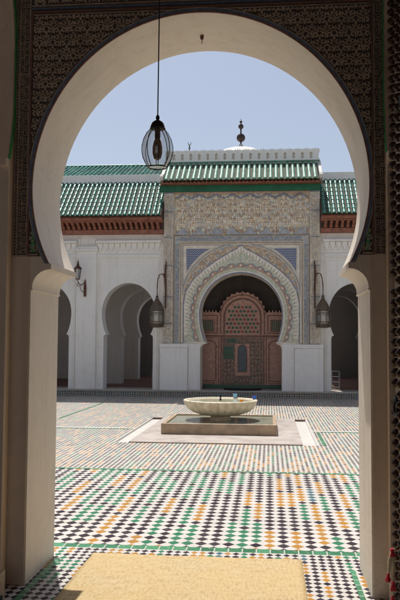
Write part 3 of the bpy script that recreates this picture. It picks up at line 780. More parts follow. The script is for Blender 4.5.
plaster('shaded_interior', (.20, .185, .175), .85, .1, .35)  # interior plaster with shade put into its colour: right gallery and back walls
plaster('lit_interior', (.60, .575, .55), .85, .1, .35)  # same plaster in a paler colour, for the better lit left arcades
def gallery(x0, x1, centres, side):
    lab = {'l': 'white arcaded gallery with green tiled roof running left of the portal', 'r': 'white arcaded gallery with green tiled roof running right of the portal'}[side]
    t = thing('gallery', lab, 'building', ((x0 + x1) / 2, GY, .2))
    b = MB(); arch_wall(b, [garch(c) for c in centres], x0, x1, .2, 5.14, fG, 0, -.55)
    obj('front_wall', b, 'white_wall', t, smooth=True)
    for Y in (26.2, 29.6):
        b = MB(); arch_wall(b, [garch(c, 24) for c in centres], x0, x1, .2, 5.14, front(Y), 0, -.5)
        obj('inner_arcade', b, 'lit_interior' if side == 'l' else 'shaded_interior', t, smooth=True)
    b = MB().box(x0, x1, 33.0, 33.4, .2, 5.14); obj('back_wall', b, 'shaded_interior', t)
    obj('flat_roof', MB().box(x0, x1, GY, 33.4, 5.143, 5.4), 'white_interior' if side == 'l' else 'shaded_interior', t)
    # pilasters between the arches and frames round them
    mids = [(a + c) / 2 for a, c in zip(centres[:-1], centres[1:])]
    for m in mids:
        b = MB().box(m - .325, m + .325, GY - .10, GY + .01, .2, 4.60)
        pp = obj('pilaster', b, 'white_wall', t, bevel=.01)
        obj('pilaster_cap', MB().box(m - .37, m + .37, GY - .14, GY, 4.603, 4.70).box(m - .35, m + .35, GY - .12, GY, 4.703, 4.76), 'white_wall', pp, bevel=.01)
        bb = MB()
        for q in (-1, 1): obj('corbel', MB().prism([(m + q * .30, 5.0), (m + q * .24, 4.80), (m + q * .20, 5.0)], fG, 0, .10), 'white_wall', t)
    for c in centres:
        b = MB()
        for (s1, zt, d) in ((.985, 4.36, .03), (.93, 4.28, .018)):
            fr = [(c - s1, .2), (c - s1, zt), (c + s1, zt), (c + s1, .2)]
            b.ribbon(fr, .04, fG, 0, d)
        obj('panel_frame', b, 'white_wall', t)
        obj('string_course', MB().box(c - 1.03, c + 1.03, GY - .05, GY, 4.42, 4.50), 'white_wall', t, bevel=.008)
        # little corbel arcade under the cornice
        bb = MB(); zz0, zz1 = 4.60, 4.86; wv = .086
        def corb(u): return [(u - wv, zz1), (u - wv * .95, zz1 - .06), (u - wv * .72, zz0 + .13), (u - wv * .45, zz0 + .07), (u - wv * .42, zz0), (u + wv * .42, zz0), (u + wv * .45, zz0 + .07), (u + wv * .72, zz0 + .13), (u + wv * .95, zz1 - .06), (u + wv, zz1)]
        first = obj('corbel', MB().prism(corb(c - 1.03 + .09), fG, .001, .075), 'white_wall', t, bevel=.012)
        repeat_part(first, [(.187 * i, 0, 0) for i in range(1, 11)])
        obj('corbel_shelf', MB().box(c - 1.05, c + 1.05, GY - .16, GY, 4.863, 4.94), 'white_wall', t, bevel=.008)
    # timber cornice
    obj('cornice_beam', MB().box(x0, x1, GY - .26, GY + .1, 5.145, 5.27), 'wood_red', t, bevel=.008)
    obj('cornice_beam', MB().box(x0, x1, GY - .20, GY + .1, 5.272, 5.50), 'wood_dark', t)
    obj('cornice_beam', MB().box(x0, x1, GY - .66, GY + .1, 5.503, 5.60), 'wood_red', t, bevel=.008)
    obj('cornice_moulding', MB().box(x0, x1, GY - .60, GY - .3, 5.46, 5.50), 'wood_red', t, bevel=.006)
    br = obj('bracket', MB().prism([(5.28, GY - .20), (5.28, GY - .30), (5.36, GY - .40), (5.40, GY - .52), (5.455, GY - .58), (5.455, GY - .20)], lambda u, v, d: (x0 + .10 + d, v, u), 0, .085), 'wood_red', t)
    nbr = min(99, int((x1 - x0 - .2) / .17)); 
    repeat_part(br, [(.17 * i, 0, 0) for i in range(1, nbr + 1)])
    # tiled slope
    b = MB(); barrel_roof(b, x0, x1, GY - .84, 5.62, GY + .62, 6.95)
    obj('tiled_roof', b, ['tile_green', 'pan_tile'], t, smooth=True)
    b = MB().box(x0, x1, GY - .80, GY + .6, 5.602, 5.612)
    b.prism([(5.605, GY - .80), (5.605, GY + 1.0), (6.90, GY + 1.0), (6.90, GY + .62)], lambda u, v, d: (d, v, u), x0, x1)
    obj('roof_core', b, 'wood_dark', t)
    if side == 'l':
        obj('roof_parapet', MB().box(x0, x1, GY + .63, GY + 1.0, 6.905, 7.24), 'white_wall', t, bevel=.01)
        b = MB(); barrel_roof(b, x0, x1, GY + .95, 7.27, GY + 2.7, 8.02, .15)
        obj('upper_tiled_roof', b, ['tile_green', 'pan_tile'], t, smooth=True)
        obj('roof_core', MB().prism([(5.5, GY + 1.01), (7.26, GY + 1.01), (7.98, GY + 2.7), (5.5, GY + 2.7)], lambda u, v, d: (d, v, u), x0, x1), 'wood_dark', t)
        obj('ridge', MB().tube([(x0, GY + 2.7, 8.04), (x1, GY + 2.7, 8.04)], .06, 10), 'tile_green', t, smooth=True)
    else:
        obj('roof_parapet', MB().box(x0, x1, GY + .63, GY + 1.0, 6.905, 7.23), 'white_wall', t, bevel=.01)
    return t
CL = [-12.69, -9.96, -7.23, -4.50]; CR = [2.70, 5.43, 8.16, 10.89]
gallery(-14.2, -3.37, CL, 'l'); gallery(1.57, 12.4, CR, 'r')

# ================================================================ PORTAL
PY = 23.15
fP = lambda u, v, d: (PX + u, PY - d, v)
po = thing('portal', 'tall ornate portal of carved and painted plaster with a horseshoe arch, tiled hood and merlons', 'building', (PX, PY, .2))
def pprof(off=0., n=64, corbel=False):
    return horseshoe(0, 2.58, 1.285, 1.30, 1.72, 1.12, 1.27, .2, .06, n, corbel=corbel, off=off)
wallp = [(u, v) for u, v in pprof(corbel=True)]
b = MB(); arch_wall(b, [wallp], -2.46, 2.46, .2, 6.728, fP, 0, -.80)
obj('wall', b, 'stucco_cream', po, smooth=True)
# niche behind
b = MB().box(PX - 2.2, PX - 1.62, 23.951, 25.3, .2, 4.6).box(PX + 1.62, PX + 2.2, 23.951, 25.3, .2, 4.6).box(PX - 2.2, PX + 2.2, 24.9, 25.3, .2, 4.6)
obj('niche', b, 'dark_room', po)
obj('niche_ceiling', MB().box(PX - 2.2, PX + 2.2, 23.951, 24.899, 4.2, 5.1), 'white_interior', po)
# rim, green band, waves
def pr_(o): return pprof(o, 110)[1:-1]
# legs: extend the bands down to the white dado
def full(o, z0=1.66):
    p = pr_(o); return [(p[0][0] if True else 0, z0)] + p + [(p[-1][0], z0)]
obj('arch_rim', MB().band(pr_(.0), pr_(.022), fP, 0, .030), 'blue_accent', po, smooth=True)
obj('arch_rim', MB().band(pr_(.032), pr_(.07), fP, 0, .024), 'stucco_line', po, smooth=True)
def saw(o=0.):
    key = [(-1.77, 1.70), (-1.79, 2.2), (-1.79, 2.9), (-1.72, 3.30), (-1.50, 3.66), (-1.16, 3.98), (-.75, 4.27), (-.38, 4.50), (-.12, 4.63), (0, 4.74)]
    key = [(u * (1 + o / 1.8), v + o * (v - 2.0) / 2.6 if v > 2 else v) for u, v in key]
    pts = []
    for (a, c) in zip(key[:-1], key[1:]):
        for k in range(11): pts.append((a[0] + (c[0] - a[0]) * k / 11, a[1] + (c[1] - a[1]) * k / 11))
    pts.append(key[-1]); return pts + [(-u, v) for u, v in pts[:-1]][::-1]
def resample(p, n):
    d = [0]
    for a, c in zip(p[:-1], p[1:]): d.append(d[-1] + math.hypot(c[0] - a[0], c[1] - a[1]))
    out = []; k = 0
    for i in range(n):
        t = d[-1] * i / (n - 1)
        while k < len(d) - 2 and d[k + 1] < t: k += 1
        f = (t - d[k]) / max(1e-9, d[k + 1] - d[k]); out.append((p[k][0] + (p[k + 1][0] - p[k][0]) * f, p[k][1] + (p[k + 1][1] - p[k][1]) * f))
    return out
SW = resample(saw(), 200); IN = resample(pr_(.07), 200)
obj('green_field', MB().band(IN, SW, fP, 0, .012), 'mosaic_green', po)
# wavy ribbon of lozenges
W = []; WI = []; N = 360
P1 = resample(pr_(.14), N); P2 = resample(pr_(.42), N)
def lerp(a, c, t): return (a[0] + (c[0] - a[0]) * t, a[1] + (c[1] - a[1]) * t)
nw = 21
wave = [lerp(P1[i], P2[i], .30 + .34 * abs(math.sin(PI * nw * i / (N - 1)))) for i in range(N)]
wavein = [lerp(P1[i], P2[i], .12) for i in range(N)]
obj('wave_ribbon', MB().band(wavein, wave, fP, 0, .022), 'stucco_pink', po)
obj('wave_edge', MB().ribbon(wave, .020, fP, .012, .034), 'blue_accent', po)
wave2 = [lerp(P1[i], P2[i], .62 + .30 * abs(2 * ((nw * i / (N - 1)) % 1) - 1)) for i in range(N)]
obj('wave_edge', MB().ribbon(wave2, .022, fP, .010, .028), 'stucco_line', po)
b = MB()
for k in range(nw):
    i = int((k + .5) / nw * (N - 1)); c = lerp(P1[i], P2[i], .36); q = .032
    obj('rosette', MB().prism([(c[0] + q * math.cos(a), c[1] + q * math.sin(a)) for a in [2 * PI * j / 8 for j in range(8)]], fP, .02, .034), 'stucco_cream', po)
# sawtooth lambrequin under the pointed arch
b = MB(); T = resample(saw(-.01), 133); T2 = resample(saw(-.20), 133)
for i in range(0, 132, 2):
    a, c, d = T[i], T[i + 1], T[min(i + 2, 132)]; m2 = T2[i + 1]
    if a[1] < 1.9: continue
    b.prism([a, m2, d], fP, .010, .036)
obj('sawtooth', b, 'stucco_line', po)
obj('saw_edge', MB().ribbon(resample(saw(.0), 160), .024, fP, .01, .036), 'stucco_line', po)
obj('saw_edge', MB().ribbon(resample(saw(.022), 160), .020, fP, .01, .030), 'blue_accent', po)
# ochre arabesque band out to the round arch
def outer_arc(o=0.):
    a, bb = 1.86 + o, 1.80 + o; pts = [(-a, 1.70), (-a, 2.3)]
    for i in range(61):
        t = PI - PI * i / 60; pts.append((a * math.cos(t), 3.0 + bb * math.sin(t)))
    return pts + [(a, 2.3), (a, 1.70)]
OA = resample(outer_arc(-.03), 200); S2 = resample(saw(.03), 200)
obj('arabesque_band', MB().band(S2, OA, fP, 0, .016), 'mosaic_ochre', po)
for o_, m_, d_ in ((-.02, 'stucco_line', .034), (.02, 'stucco_grey', .026), (.05, 'stucco_line', .030)):
    p = [(max(-1.86, min(1.86, u)), min(v, 4.80)) for u, v in resample(outer_arc(o_), 160)]
    obj('arch_moulding', MB().ribbon(p, .022, fP, .01, d_), m_, po)
# blue corner spandrels
for sx in (-1, 1):
    pts = [(sx * 1.74, 4.66)]
    for i in range(22):
        t = math.radians(27.5 + (62 - 27.5) * i / 21); pts.append((sx * 1.95 * math.cos(t), 3.0 + 1.90 * math.sin(t)))
    pts = [(u, min(v, 4.66)) if abs(u) <= 1.74 else (sx * 1.74, min(v, 4.66)) for u, v in pts]
    obj('corner_tilework', MB().prism(pts, fP, .0, .012), 'tile_blue_star', po)
    fr = [pts[1], pts[0], pts[-1]]
    obj('corner_frame', MB().ribbon([(u, v) for u, v in pts], .022, fP, .005, .028, closed=True), 'stucco_line', po)
# rectangular frame and inscription band
fr = lambda o, z0=1.66: [(-1.87 - o, z0), (-1.87 - o, 4.80 + o), (1.87 + o, 4.80 + o), (1.87 + o, z0)]
for o_, m_, d_, w_ in ((0, 'stucco_line', .045, .03), (.035, 'ochre', .028, .02), (-.035, 'stucco_grey', .03, .022), (.07, 'stucco_line', .036, .018)):
    obj('frame_line', MB().ribbon(fr(o_), w_, fP, 0, d_), m_, po)
b = MB()
for (u0, u1, z0, z1) in ((-2.10, -1.955, 1.66, 5.06), (1.955, 2.10, 1.66, 5.06), (-1.953, 1.953, 4.885, 5.06)): b.prism([(u0, z0), (u1, z0), (u1, z1), (u0, z1)], fP, 0, .014)
obj('inscription_band', b, 'mosaic_inscription', po)
b = MB()
for sx in (-1, 1):
    vb = MB(); fret(vb, sx * 2.03, .10, 1.72, 4.8, fP, .012, .026, 11 + sx, lw=.012); obj('script_relief', vb, 'stucco_grey', po)
# horizontal fret: rotate the same strokes
hb = MB(); fret(hb, 4.97, .11, -1.93, 1.93, lambda u, v, d: (PX + v, PY - d, u), .012, .026, 31, lw=.014)
b.add(hb.v, hb.f)
obj('script_relief', b, 'stucco_grey', po)
obj('frame_line', MB().ribbon([(-2.12, 1.66), (-2.12, 5.075), (2.12, 5.075), (2.12, 1.66)], .022, fP, 0, .03), 'ochre', po)
# frieze of stucco lambrequins and sebka
b = MB().prism([(-2.12, 5.09), (2.12, 5.09), (2.12, 6.43), (-2.12, 6.43)], fP, 0, .01)
obj('frieze_ground', b, 'mosaic_frieze', po)
def leaf(b, u, v, w, h, d0, d1):
    o = [(-.12, -.5), (.12, -.5), (.42, -.25), (.5, .0), (.34, .2), (.22, .26), (.0, .52), (-.22, .26), (-.34, .2), (-.5, 0), (-.42, -.25)]
    P = [(u + x * w, v + y * h) for x, y in o]; n = len(P)
    b.add([fP(*p, d0) for p in P] + [fP(u + (p[0] - u) * .6, v + (p[1] - v) * .6, d1) for p in P], [(i, (i + 1) % n, n + (i + 1) % n, n + i) for i in range(n)] + [tuple(range(n, 2 * n))])
b = MB(); pt = 4.24 / 8
def peak(u): x = ((u + 2.12) / pt) % 1; return 6.37 - .15 * abs(2 * x - 1) ** .8
z = 5.38; r = 0
while z < 6.33:                                   # rows of small stalactite-like leaves, coarser rows between finer ones
    fine = (r % 3 != 1); q = 8 if fine else 6; h = .074 if fine else .098
    for i in range(-1, 8 * q + 2):
        u = -2.12 + (i + (.5 if (r // 2) % 2 else 0) + .25) * pt / q
        if abs(u) > 2.09 or z + .03 > peak(u) or random.random() < .05: continue
        leaf(b, u, z, pt / q * random.uniform(.80, .92), h * random.uniform(.9, 1.05), .004, .034)
    z += h * .82; r += 1
for k in range(9):
    u0_ = -2.12 + k * pt
    for du, zz, w_, h_ in ((.5, 6.27, .10, .15), (.5, 6.10, .07, .11), (0, 6.06, .09, .12), (.5, 5.90, .10, .12), (0, 5.80, .09, .12), (.5, 5.66, .10, .12), (0, 5.52, .09, .12), (.5, 5.44, .08, .11)):
        uu = u0_ + du * pt
        if abs(uu) < 2.05: leaf(b, uu, zz, w_, h_, .02, .058)
    for sx in (-1, 1):                            # ribs sweeping up to each point
        c0 = u0_ + pt / 2
        if abs(c0) < 2.1: b.ribbon([(c0 + sx * pt * .46, 5.40), (c0 + sx * pt * .42, 5.62), (c0 + sx * pt * .24, 5.86), (c0 + sx * pt * .20, 6.08), (c0 + sx * pt * .04, 6.24)], .020, fP, .015, .05)
def brown_dash(u, z): b.prism([(u - .045, z - .012), (u + .045, z - .012), (u + .03, z + .014), (u - .03, z + .014)], fP, .03, .056)
b.cur = 1
random.seed(11)
for k in range(-1, 9):
    for sx in (-1, 1):
        uu = -2.12 + k * pt + sx * .05
        if abs(uu) < 2.08: leaf(b, uu, 5.22, .06, .14, .008, .04)
    for du, z in ((.35, 5.84), (.65, 5.84), (.0, 5.96), (.35, 6.03), (.65, 6.03), (.15, 5.72), (.85, 5.72), (.38, 5.60), (.62, 5.60), (.0, 5.66), (.38, 6.19), (.62, 6.19)):
        uu = -2.12 + (k + du) * pt
        if abs(uu) < 2.04: brown_dash(uu, z)
b.cur = 2
for k in range(8):
    u = -2.12 + (k + .5) * pt
    b.prism([(u - pt * .42, 5.10), (u + pt * .42, 5.10), (u + pt * .36, 5.16), (u + pt * .18, 5.19), (u + pt * .14, 5.25), (u, 5.33), (u - pt * .14, 5.25), (u - pt * .18, 5.19), (u - pt * .36, 5.16)], fP, .008, .045)
obj('frieze_carving', b, ['stucco_cream', 'stucco_pink', 'stucco_grey'], po)
zig = [(-2.10 + 4.20 * i / 320, peak(-2.10 + 4.20 * i / 320) + .03) for i in range(321)]
obj('frieze_crest', MB().ribbon(zig, .028, fP, .008, .05), 'blue_accent', po)
obj('frieze_moulding', MB().prism([(-2.13, 6.38), (2.13, 6.38), (2.13, 6.455), (-2.13, 6.455)], fP, 0, .04), 'stucco_pink', po)
# carved corner pilasters
for sx in (-1, 1):
    u0, u1 = sorted((sx * 2.14, sx * 2.455)); c = (u0 + u1) / 2; hw = (u1 - u0) / 2
    fQ = lambda u, v, d: (PX + u, PY - .06 - d, v)
    pil = obj('corner_pilaster', MB().prism([(u0, 1.66), (u1, 1.66), (u1, 6.455), (u0, 6.455)], fP, 0, .06), 'mosaic_pilaster', po, bevel=.006)
    bounds = [1.70, 2.28, 3.05, 3.15, 3.95, 4.05, 4.95, 5.05, 5.80, 5.90, 6.40]
    b = MB(); bl = MB()
    for z0, z1 in ((1.70, 2.26), (2.32, 3.10), (3.16, 4.08), (4.14, 4.98), (5.04, 5.80), (5.86, 6.40)):
        h = z1 - z0
        b.ribbon([(c - hw + .03, z0), (c + hw - .03, z0), (c + hw - .03, z1), (c - hw + .03, z1)], .02, fQ, 0, .02, closed=True)
        bl.ribbon([(c - hw + .02, z1 + .03), (c + hw - .02, z1 + .03)], .02, fQ, 0, .012)
        if h > .6:
            a = hw - .06; arch = [(c - a, z0 + .05), (c - a, z1 - .28)] + [(c - a * math.cos(PI * i / 12) , z1 - .28 + .19 * math.sin(PI * i / 12) + (.05 if i == 6 else 0)) for i in range(1, 12)] + [(c + a, z1 - .28), (c + a, z0 + .05)]
            b.ribbon(arch, .018, fQ, 0, .022)
            zz = z0 + .10
            while zz < z1 - .22:
                for s2 in (-1, 1):
                    b.ribbon([(c, zz), (c + s2 * .045, zz + .03), (c + s2 * .055, zz + .07), (c + s2 * .02, zz + .085)], .014, fQ, 0, .018)
                zz += .10
        else:
            rr = min(hw - .06, h / 2 - .06); zc = (z0 + z1) / 2
            for q in (1., .62, .28):
                b.ribbon([(c + rr * q * math.cos(2 * PI * i / 20), zc + rr * q * math.sin(2 * PI * i / 20)) for i in range(20)], .016, fQ, 0, .022, closed=True)
    obj('carved_panel', b, 'stucco_cream', pil)
    obj('painted_line', bl, 'blue_accent', pil)
# white dado blocks
for sx in (-1, 1):
    u0, u1 = sorted((sx * 1.66, sx * 2.53))
    d = obj('dado_block', MB().prism([(u0, .21), (u1, .21), (u1, 1.53), (u0, 1.53)], fP, 0, .15), 'white_wall', po, bevel=.012)
    obj('dado_cap', MB().prism([(u0 - .015, 1.532), (u1 + .015, 1.532), (u1 + .015, 1.655), (u0 - .015, 1.655)], fP, 0, .165), 'white_wall', d, bevel=.012)
    u0, u1 = sorted((sx * 1.274, sx * 1.656))
    obj('dado_block', MB().prism([(u0, .21), (u1, .21), (u1, 1.655), (u0, 1.655)], fP, -.79, .045), 'white_wall', po, bevel=.012)
# green board, rafters, tiled hood, parapet
obj('green_board', MB().box(PX - 2.60, PX + 2.46, PY - .12, PY, 6.457, 6.66), 'green_board', po, bevel=.006)
obj('eave_board', MB().box(PX - 2.55, PX + 2.50, PY - .42, PY, 6.663, 6.685).box(PX - 2.50, PX + 2.45, PY - .30, PY, 6.687, 6.728), 'wood_red', po)
rf = obj('rafter_end', MB().box(PX - 2.48, PX - 2.43, PY - .40, PY - .31, 6.687, 6.725), 'wood_red', po)
repeat_part(rf, [(.1265 * i, 0, 0) for i in range(1, 39)])
b = MB(); barrel_roof(b, PX - 2.42, PX + 2.38, PY - .52, 6.735, PY + .42, 7.45, .166, .058, 1)
obj('tiled_hood', b, ['tile_green_pale', 'pan_tile'], po, smooth=True)
obj('hood_core', MB().prism([(6.730, PY - .48), (7.42, PY + .41), (6.730, PY + .41)], lambda u, v, d: (d, v, u), PX - 2.42, PX + 2.38), 'wood_dark', po)
for sx in (-1, 1):
    x = PX + sx * 2.42
    pts = [(6.76, PY - .50), (6.86, PY - .54), (6.95, PY - .46), (6.98, PY - .30), (7.45, PY + .40), (7.55, PY + .46), (6.76, PY + .46)]
    obj('scroll_end', MB().prism(pts, lambda u, v, d: (x + sx * d, v, u), .0, .10), 'dome_white', po, bevel=.015)
Yp = PY + .46
obj('parapet', MB().box(PX - 2.50, PX + 2.46, Yp + .06, Yp + .30, 6.765, 7.86), 'white_wall', po)
obj('parapet_moulding', MB().box(PX - 2.50, PX + 2.46, Yp - .04, Yp + .06, 7.455, 7.50), 'white_wall', po, bevel=.02)
obj('parapet_moulding', MB().box(PX - 2.52, PX + 2.48, Yp - .08, Yp + .06, 7.503, 7.54), 'tile_green_pale', po)
mw = .276; n = 18; xs = PX - mw * n / 2
mer = [(0, 7.542), (mw, 7.542), (mw, 7.60), (mw - .045, 7.61), (mw - .035, 7.72), (mw - .055, 7.75), (mw - .02, 7.80), (mw - .002, 7.80), (mw - .002, 7.90), (mw * .80, 7.91), (mw * .75, 7.945), (mw * .70, 7.91), (mw * .5 + .02, 7.90), (mw * .5, 7.965), (mw * .5 - .02, 7.90), (mw * .3, 7.91), (mw * .25, 7.945), (mw * .2, 7.91), (.002, 7.90), (.002, 7.80), (.02, 7.80), (.055, 7.75), (.035, 7.72), (.045, 7.61), (0, 7.60)]
fM = lambda u, v, d: (xs + u, Yp + .055 - d, v)
mo = obj('merlon', MB().prism([(u + .001 if u < .1 else u - .001, v) for u, v in mer], fM, 0, .11), 'white_wall', po)
repeat_part(mo, [(mw * i, 0, 0) for i in range(1, n)])
# crescent finial on parapet
fi = thing('crescent_finial', 'little metal crescent finial at the left end of the portal parapet', 'finial', (-2.63, Yp + .2, 7.86))
b = MB().tube([(-2.63, Yp + .2, 7.86), (-2.63, Yp + .2, 8.16)], .014, 8).sphere((-2.63, Yp + .2, 8.06), .032).sphere((-2.63, Yp + .2, 8.13), .024)
obj('stem', b, 'iron', fi, smooth=True)
b = MB().tube([(-2.63 + .05 * math.sin(a), Yp + .2, 8.225 - .05 * math.cos(a)) for a in [-2.5 + 5.0 * i / 16 for i in range(17)]], [.004 + .008 * math.sin(PI * i / 16) for i in range(17)], 6)
obj('crescent', b, 'iron', fi, smooth=True)
# dome behind with finial
dm = thing('dome', 'low white dome topped by dark stacked balls rising behind the portal parapet', 'dome', (-1.03, 26.0, 5.4))
prf = [(1.15, 2.3)] + [(1.15 * math.cos(t), 2.5 + .71 * math.sin(t)) for t in [PI / 2 * i / 10 for i in range(0, 10)]] + [(.10, 3.25), (.05, 3.35)]
b = MB().box(-2.5, .45, 24.9, 27.4, 5.41, 8.0); b.lathe(prf, (-1.03, 26.0, 5.41), 32, flute=16, amp=.04)
obj('shell', b, 'dome_white', dm, smooth=True)
c = (-1.03, 26.0, 0)
b = MB().lathe([(.03, 8.75), (.03, 8.84)], c, 12).sphere((-1.03, 26.0, 8.99), .155, 20, 12).lathe([(.035, 9.12), (.025, 9.2), (.03, 9.3)], c, 12).sphere((-1.03, 26.0, 9.40), .095, 16, 10).lathe([(.02, 9.46), (.02, 9.54)], c, 10).sphere((-1.03, 26.0, 9.57), .05, 12, 8).lathe([(.016, 9.6), (.002, 9.70)], c, 8)
obj('finial', b, 'bronze_dark', dm, smooth=True)

# wooden screen in the niche
SY = 24.45
sc = thing('wooden_screen', 'reddish carved wooden screen door with lattice window and scalloped crest inside the portal arch', 'screen', (PX, SY, .2))
fS = lambda u, v, d: (PX + u, SY - d, v)
cr = [(-1.60, .2), (-1.60, 2.70)]
for u in [-1.54 + i * .11 for i in range(8)]: cr += [(u - .035, 2.70), (u, 2.79), (u + .035, 2.70)]
cr2 = []
for i in range(0, 27):
    t = PI - PI * i / 26; rr = .84 if i % 2 == 0 else .91; cr2.append((rr * .86 * math.cos(t), 2.62 + rr * .86 * math.sin(t)))
cr = [p for p in cr if p[0] < -.80] + cr2
cr += [(-u, v) for u, v in cr[::-1] if u < -.79]
obj('board', MB().prism(cr, fS, -.06, 0), 'wood_screen', sc)
b = MB()
def rect(b, u0, u1, z0, z1, w=.03, d=.03): b.ribbon([(u0, z0), (u1, z0), (u1, z1), (u0, z1)], w, fS, 0, d, closed=True)
rect(b, -1.50, 1.50, .30, 1.92, .05, .04); rect(b, -.70, .70, .30, 1.92, .04, .035)
b.ribbon([(-.60, 1.98), (-.60, 2.55)] + [(-.60 * math.cos(PI * i / 20), 2.55 + .60 * math.sin(PI * i / 20)) for i in range(1, 20)] + [(.60, 2.55), (.60, 1.98)], .05, fS, 0, .045)
b.ribbon([(-.72, 1.98), (-.72, 2.60)] + [(-.72 * math.cos(PI * i / 20), 2.60 + .68 * math.sin(PI * i / 20)) for i in range(1, 20)] + [(.72, 2.60), (.72, 1.98)], .03, fS, 0, .03)
for sx in (-1, 1):
    rect(b, sx * 1.13 - .30, sx * 1.13 + .30, 2.02, 2.60, .035, .03); rect(b, sx * 1.13 - .20, sx * 1.13 + .20, 2.08, 2.44, .03, .03)
    a = .24; c0 = sx * 1.11
    b.ribbon([(c0 - a, .45), (c0 - a, 1.45), (c0 - a + .03, 1.5)] + [(c0 - (a + .02) * math.cos(PI * i / 14), 1.53 + .25 * math.sin(PI * i / 14)) for i in range(15)] + [(c0 + a - .03, 1.5), (c0 + a, 1.45), (c0 + a, .45)], .03, fS, 0, .03, closed=True)
    rect(b, c0 - .33, c0 + .33, .38, 1.86, .02, .025)
obj('rails', b, 'wood_screen_dark', sc)
b = MB(); q = .115
for r in range(7):
    for i in range(-4, 5):
        u, z = (i + (.5 if r % 2 else 0)) * .125, 2.06 + r * .135
        if (abs(u) > .50) or (z > 2.52 and u * u + (z - 2.52) ** 2 > .50 ** 2): continue
        b.cur = 0 if (i + r) % 3 else 1
        b.prism([(u + .056 * (1 if k % 2 == 0 else .7) * math.cos(PI / 6 * k + PI / 2), z + .056 * (1 if k % 2 == 0 else .7) * math.sin(PI / 6 * k + PI / 2)) for k in range(12)], fS, .0, .02)
lw_ = obj('star_lattice', b, ['screen_green', 'screen_red'], sc)
b = MB()
for sx in (-1, 1):
    for k in range(5): b.prism([(sx * 1.13 - .17 + k * .07, 2.10), (sx * 1.13 - .17 + k * .07 + .045, 2.10), (sx * 1.13 - .17 + k * .07 + .045, 2.42), (sx * 1.13 - .17 + k * .07, 2.42)], fS, 0, .018)
obj('green_grille', b, 'screen_green', sc)
b = MB(); b.prism([(-.66, .34), (-.24, .34), (-.24, 1.88), (-.66, 1.88)], fS, 0, .012).prism([(.24, .34), (.66, .34), (.66, 1.88), (.24, 1.88)], fS, 0, .012).prism([(-.239, 1.66), (.239, 1.66), (.239, 1.88), (-.239, 1.88)], fS, 0, .012).prism([(-.239, .34), (.239, .34), (.239, .62), (-.239, .62)], fS, 0, .012)
obj('fretwork', b, 'mosaic_fret', sc)
b = MB()
for sx in (-1, 1):
    for k in range(11):
        for j in range(3):
            z = .42 + k * .135; u = sx * (.33 + j * .12)
            if (k > 5 and sx < 0): continue
            obj('fret_diamond', MB().prism([(u + .03 * math.cos(PI / 2 * m), z + .04 * math.sin(PI / 2 * m)) for m in range(4)], fS, .012, .022), 'ochre', sc)
obj('green_panel', MB().prism([(-.62, 1.16), (-.30, 1.16), (-.30, 1.58), (-.62, 1.58)], fS, .012, .02).prism([(-.5, 1.70), (-.2, 1.70), (-.2, 1.82), (-.5, 1.82)], fS, .012, .02), 'screen_green', sc)
dp = [(-.14, .75), (-.14, 1.45)] + [(-.14 * math.cos(PI * i / 12), 1.45 + .17 * math.sin(PI * i / 12)) for i in range(1, 12)] + [(.14, 1.45), (.14, .75)]
ho = obj('hatch', MB().prism(dp, fS, .0, .02), 'screen_blue', sc)
obj('hatch_frame', MB().ribbon(dp, .03, fS, .005, .035, closed=True), 'wood_screen_dark', ho)
obj('skirting', MB().prism([(-1.6, .21), (1.6, .21), (1.6, .33), (-1.6, .33)], fS, .045, .07), 'screen_green', sc)
sp = obj('doorstep', MB().prism([(1.22 * math.cos(PI * i / 20) * 1., 23.93 - .72 * math.sin(PI * i / 20)) for i in range(21)], lambda u, v, d: (PX + u * .0 + .03 + u * .5, v, d), .216, .25), 'mat_black', bevel=.006)
tag(sp, 'dark half-round doormat on the portal step before the wooden screen', 'doormat')

# chain of a lamp inside the portal arch
ch = obj('lamp_chain', MB().tube([(PX + .02, 23.6, 3.9), (PX + .02, 23.6, 3.2)], .010, 6), 'iron')
tag(ch, 'thin dark chain hanging from the crown of the portal arch', 'chain')

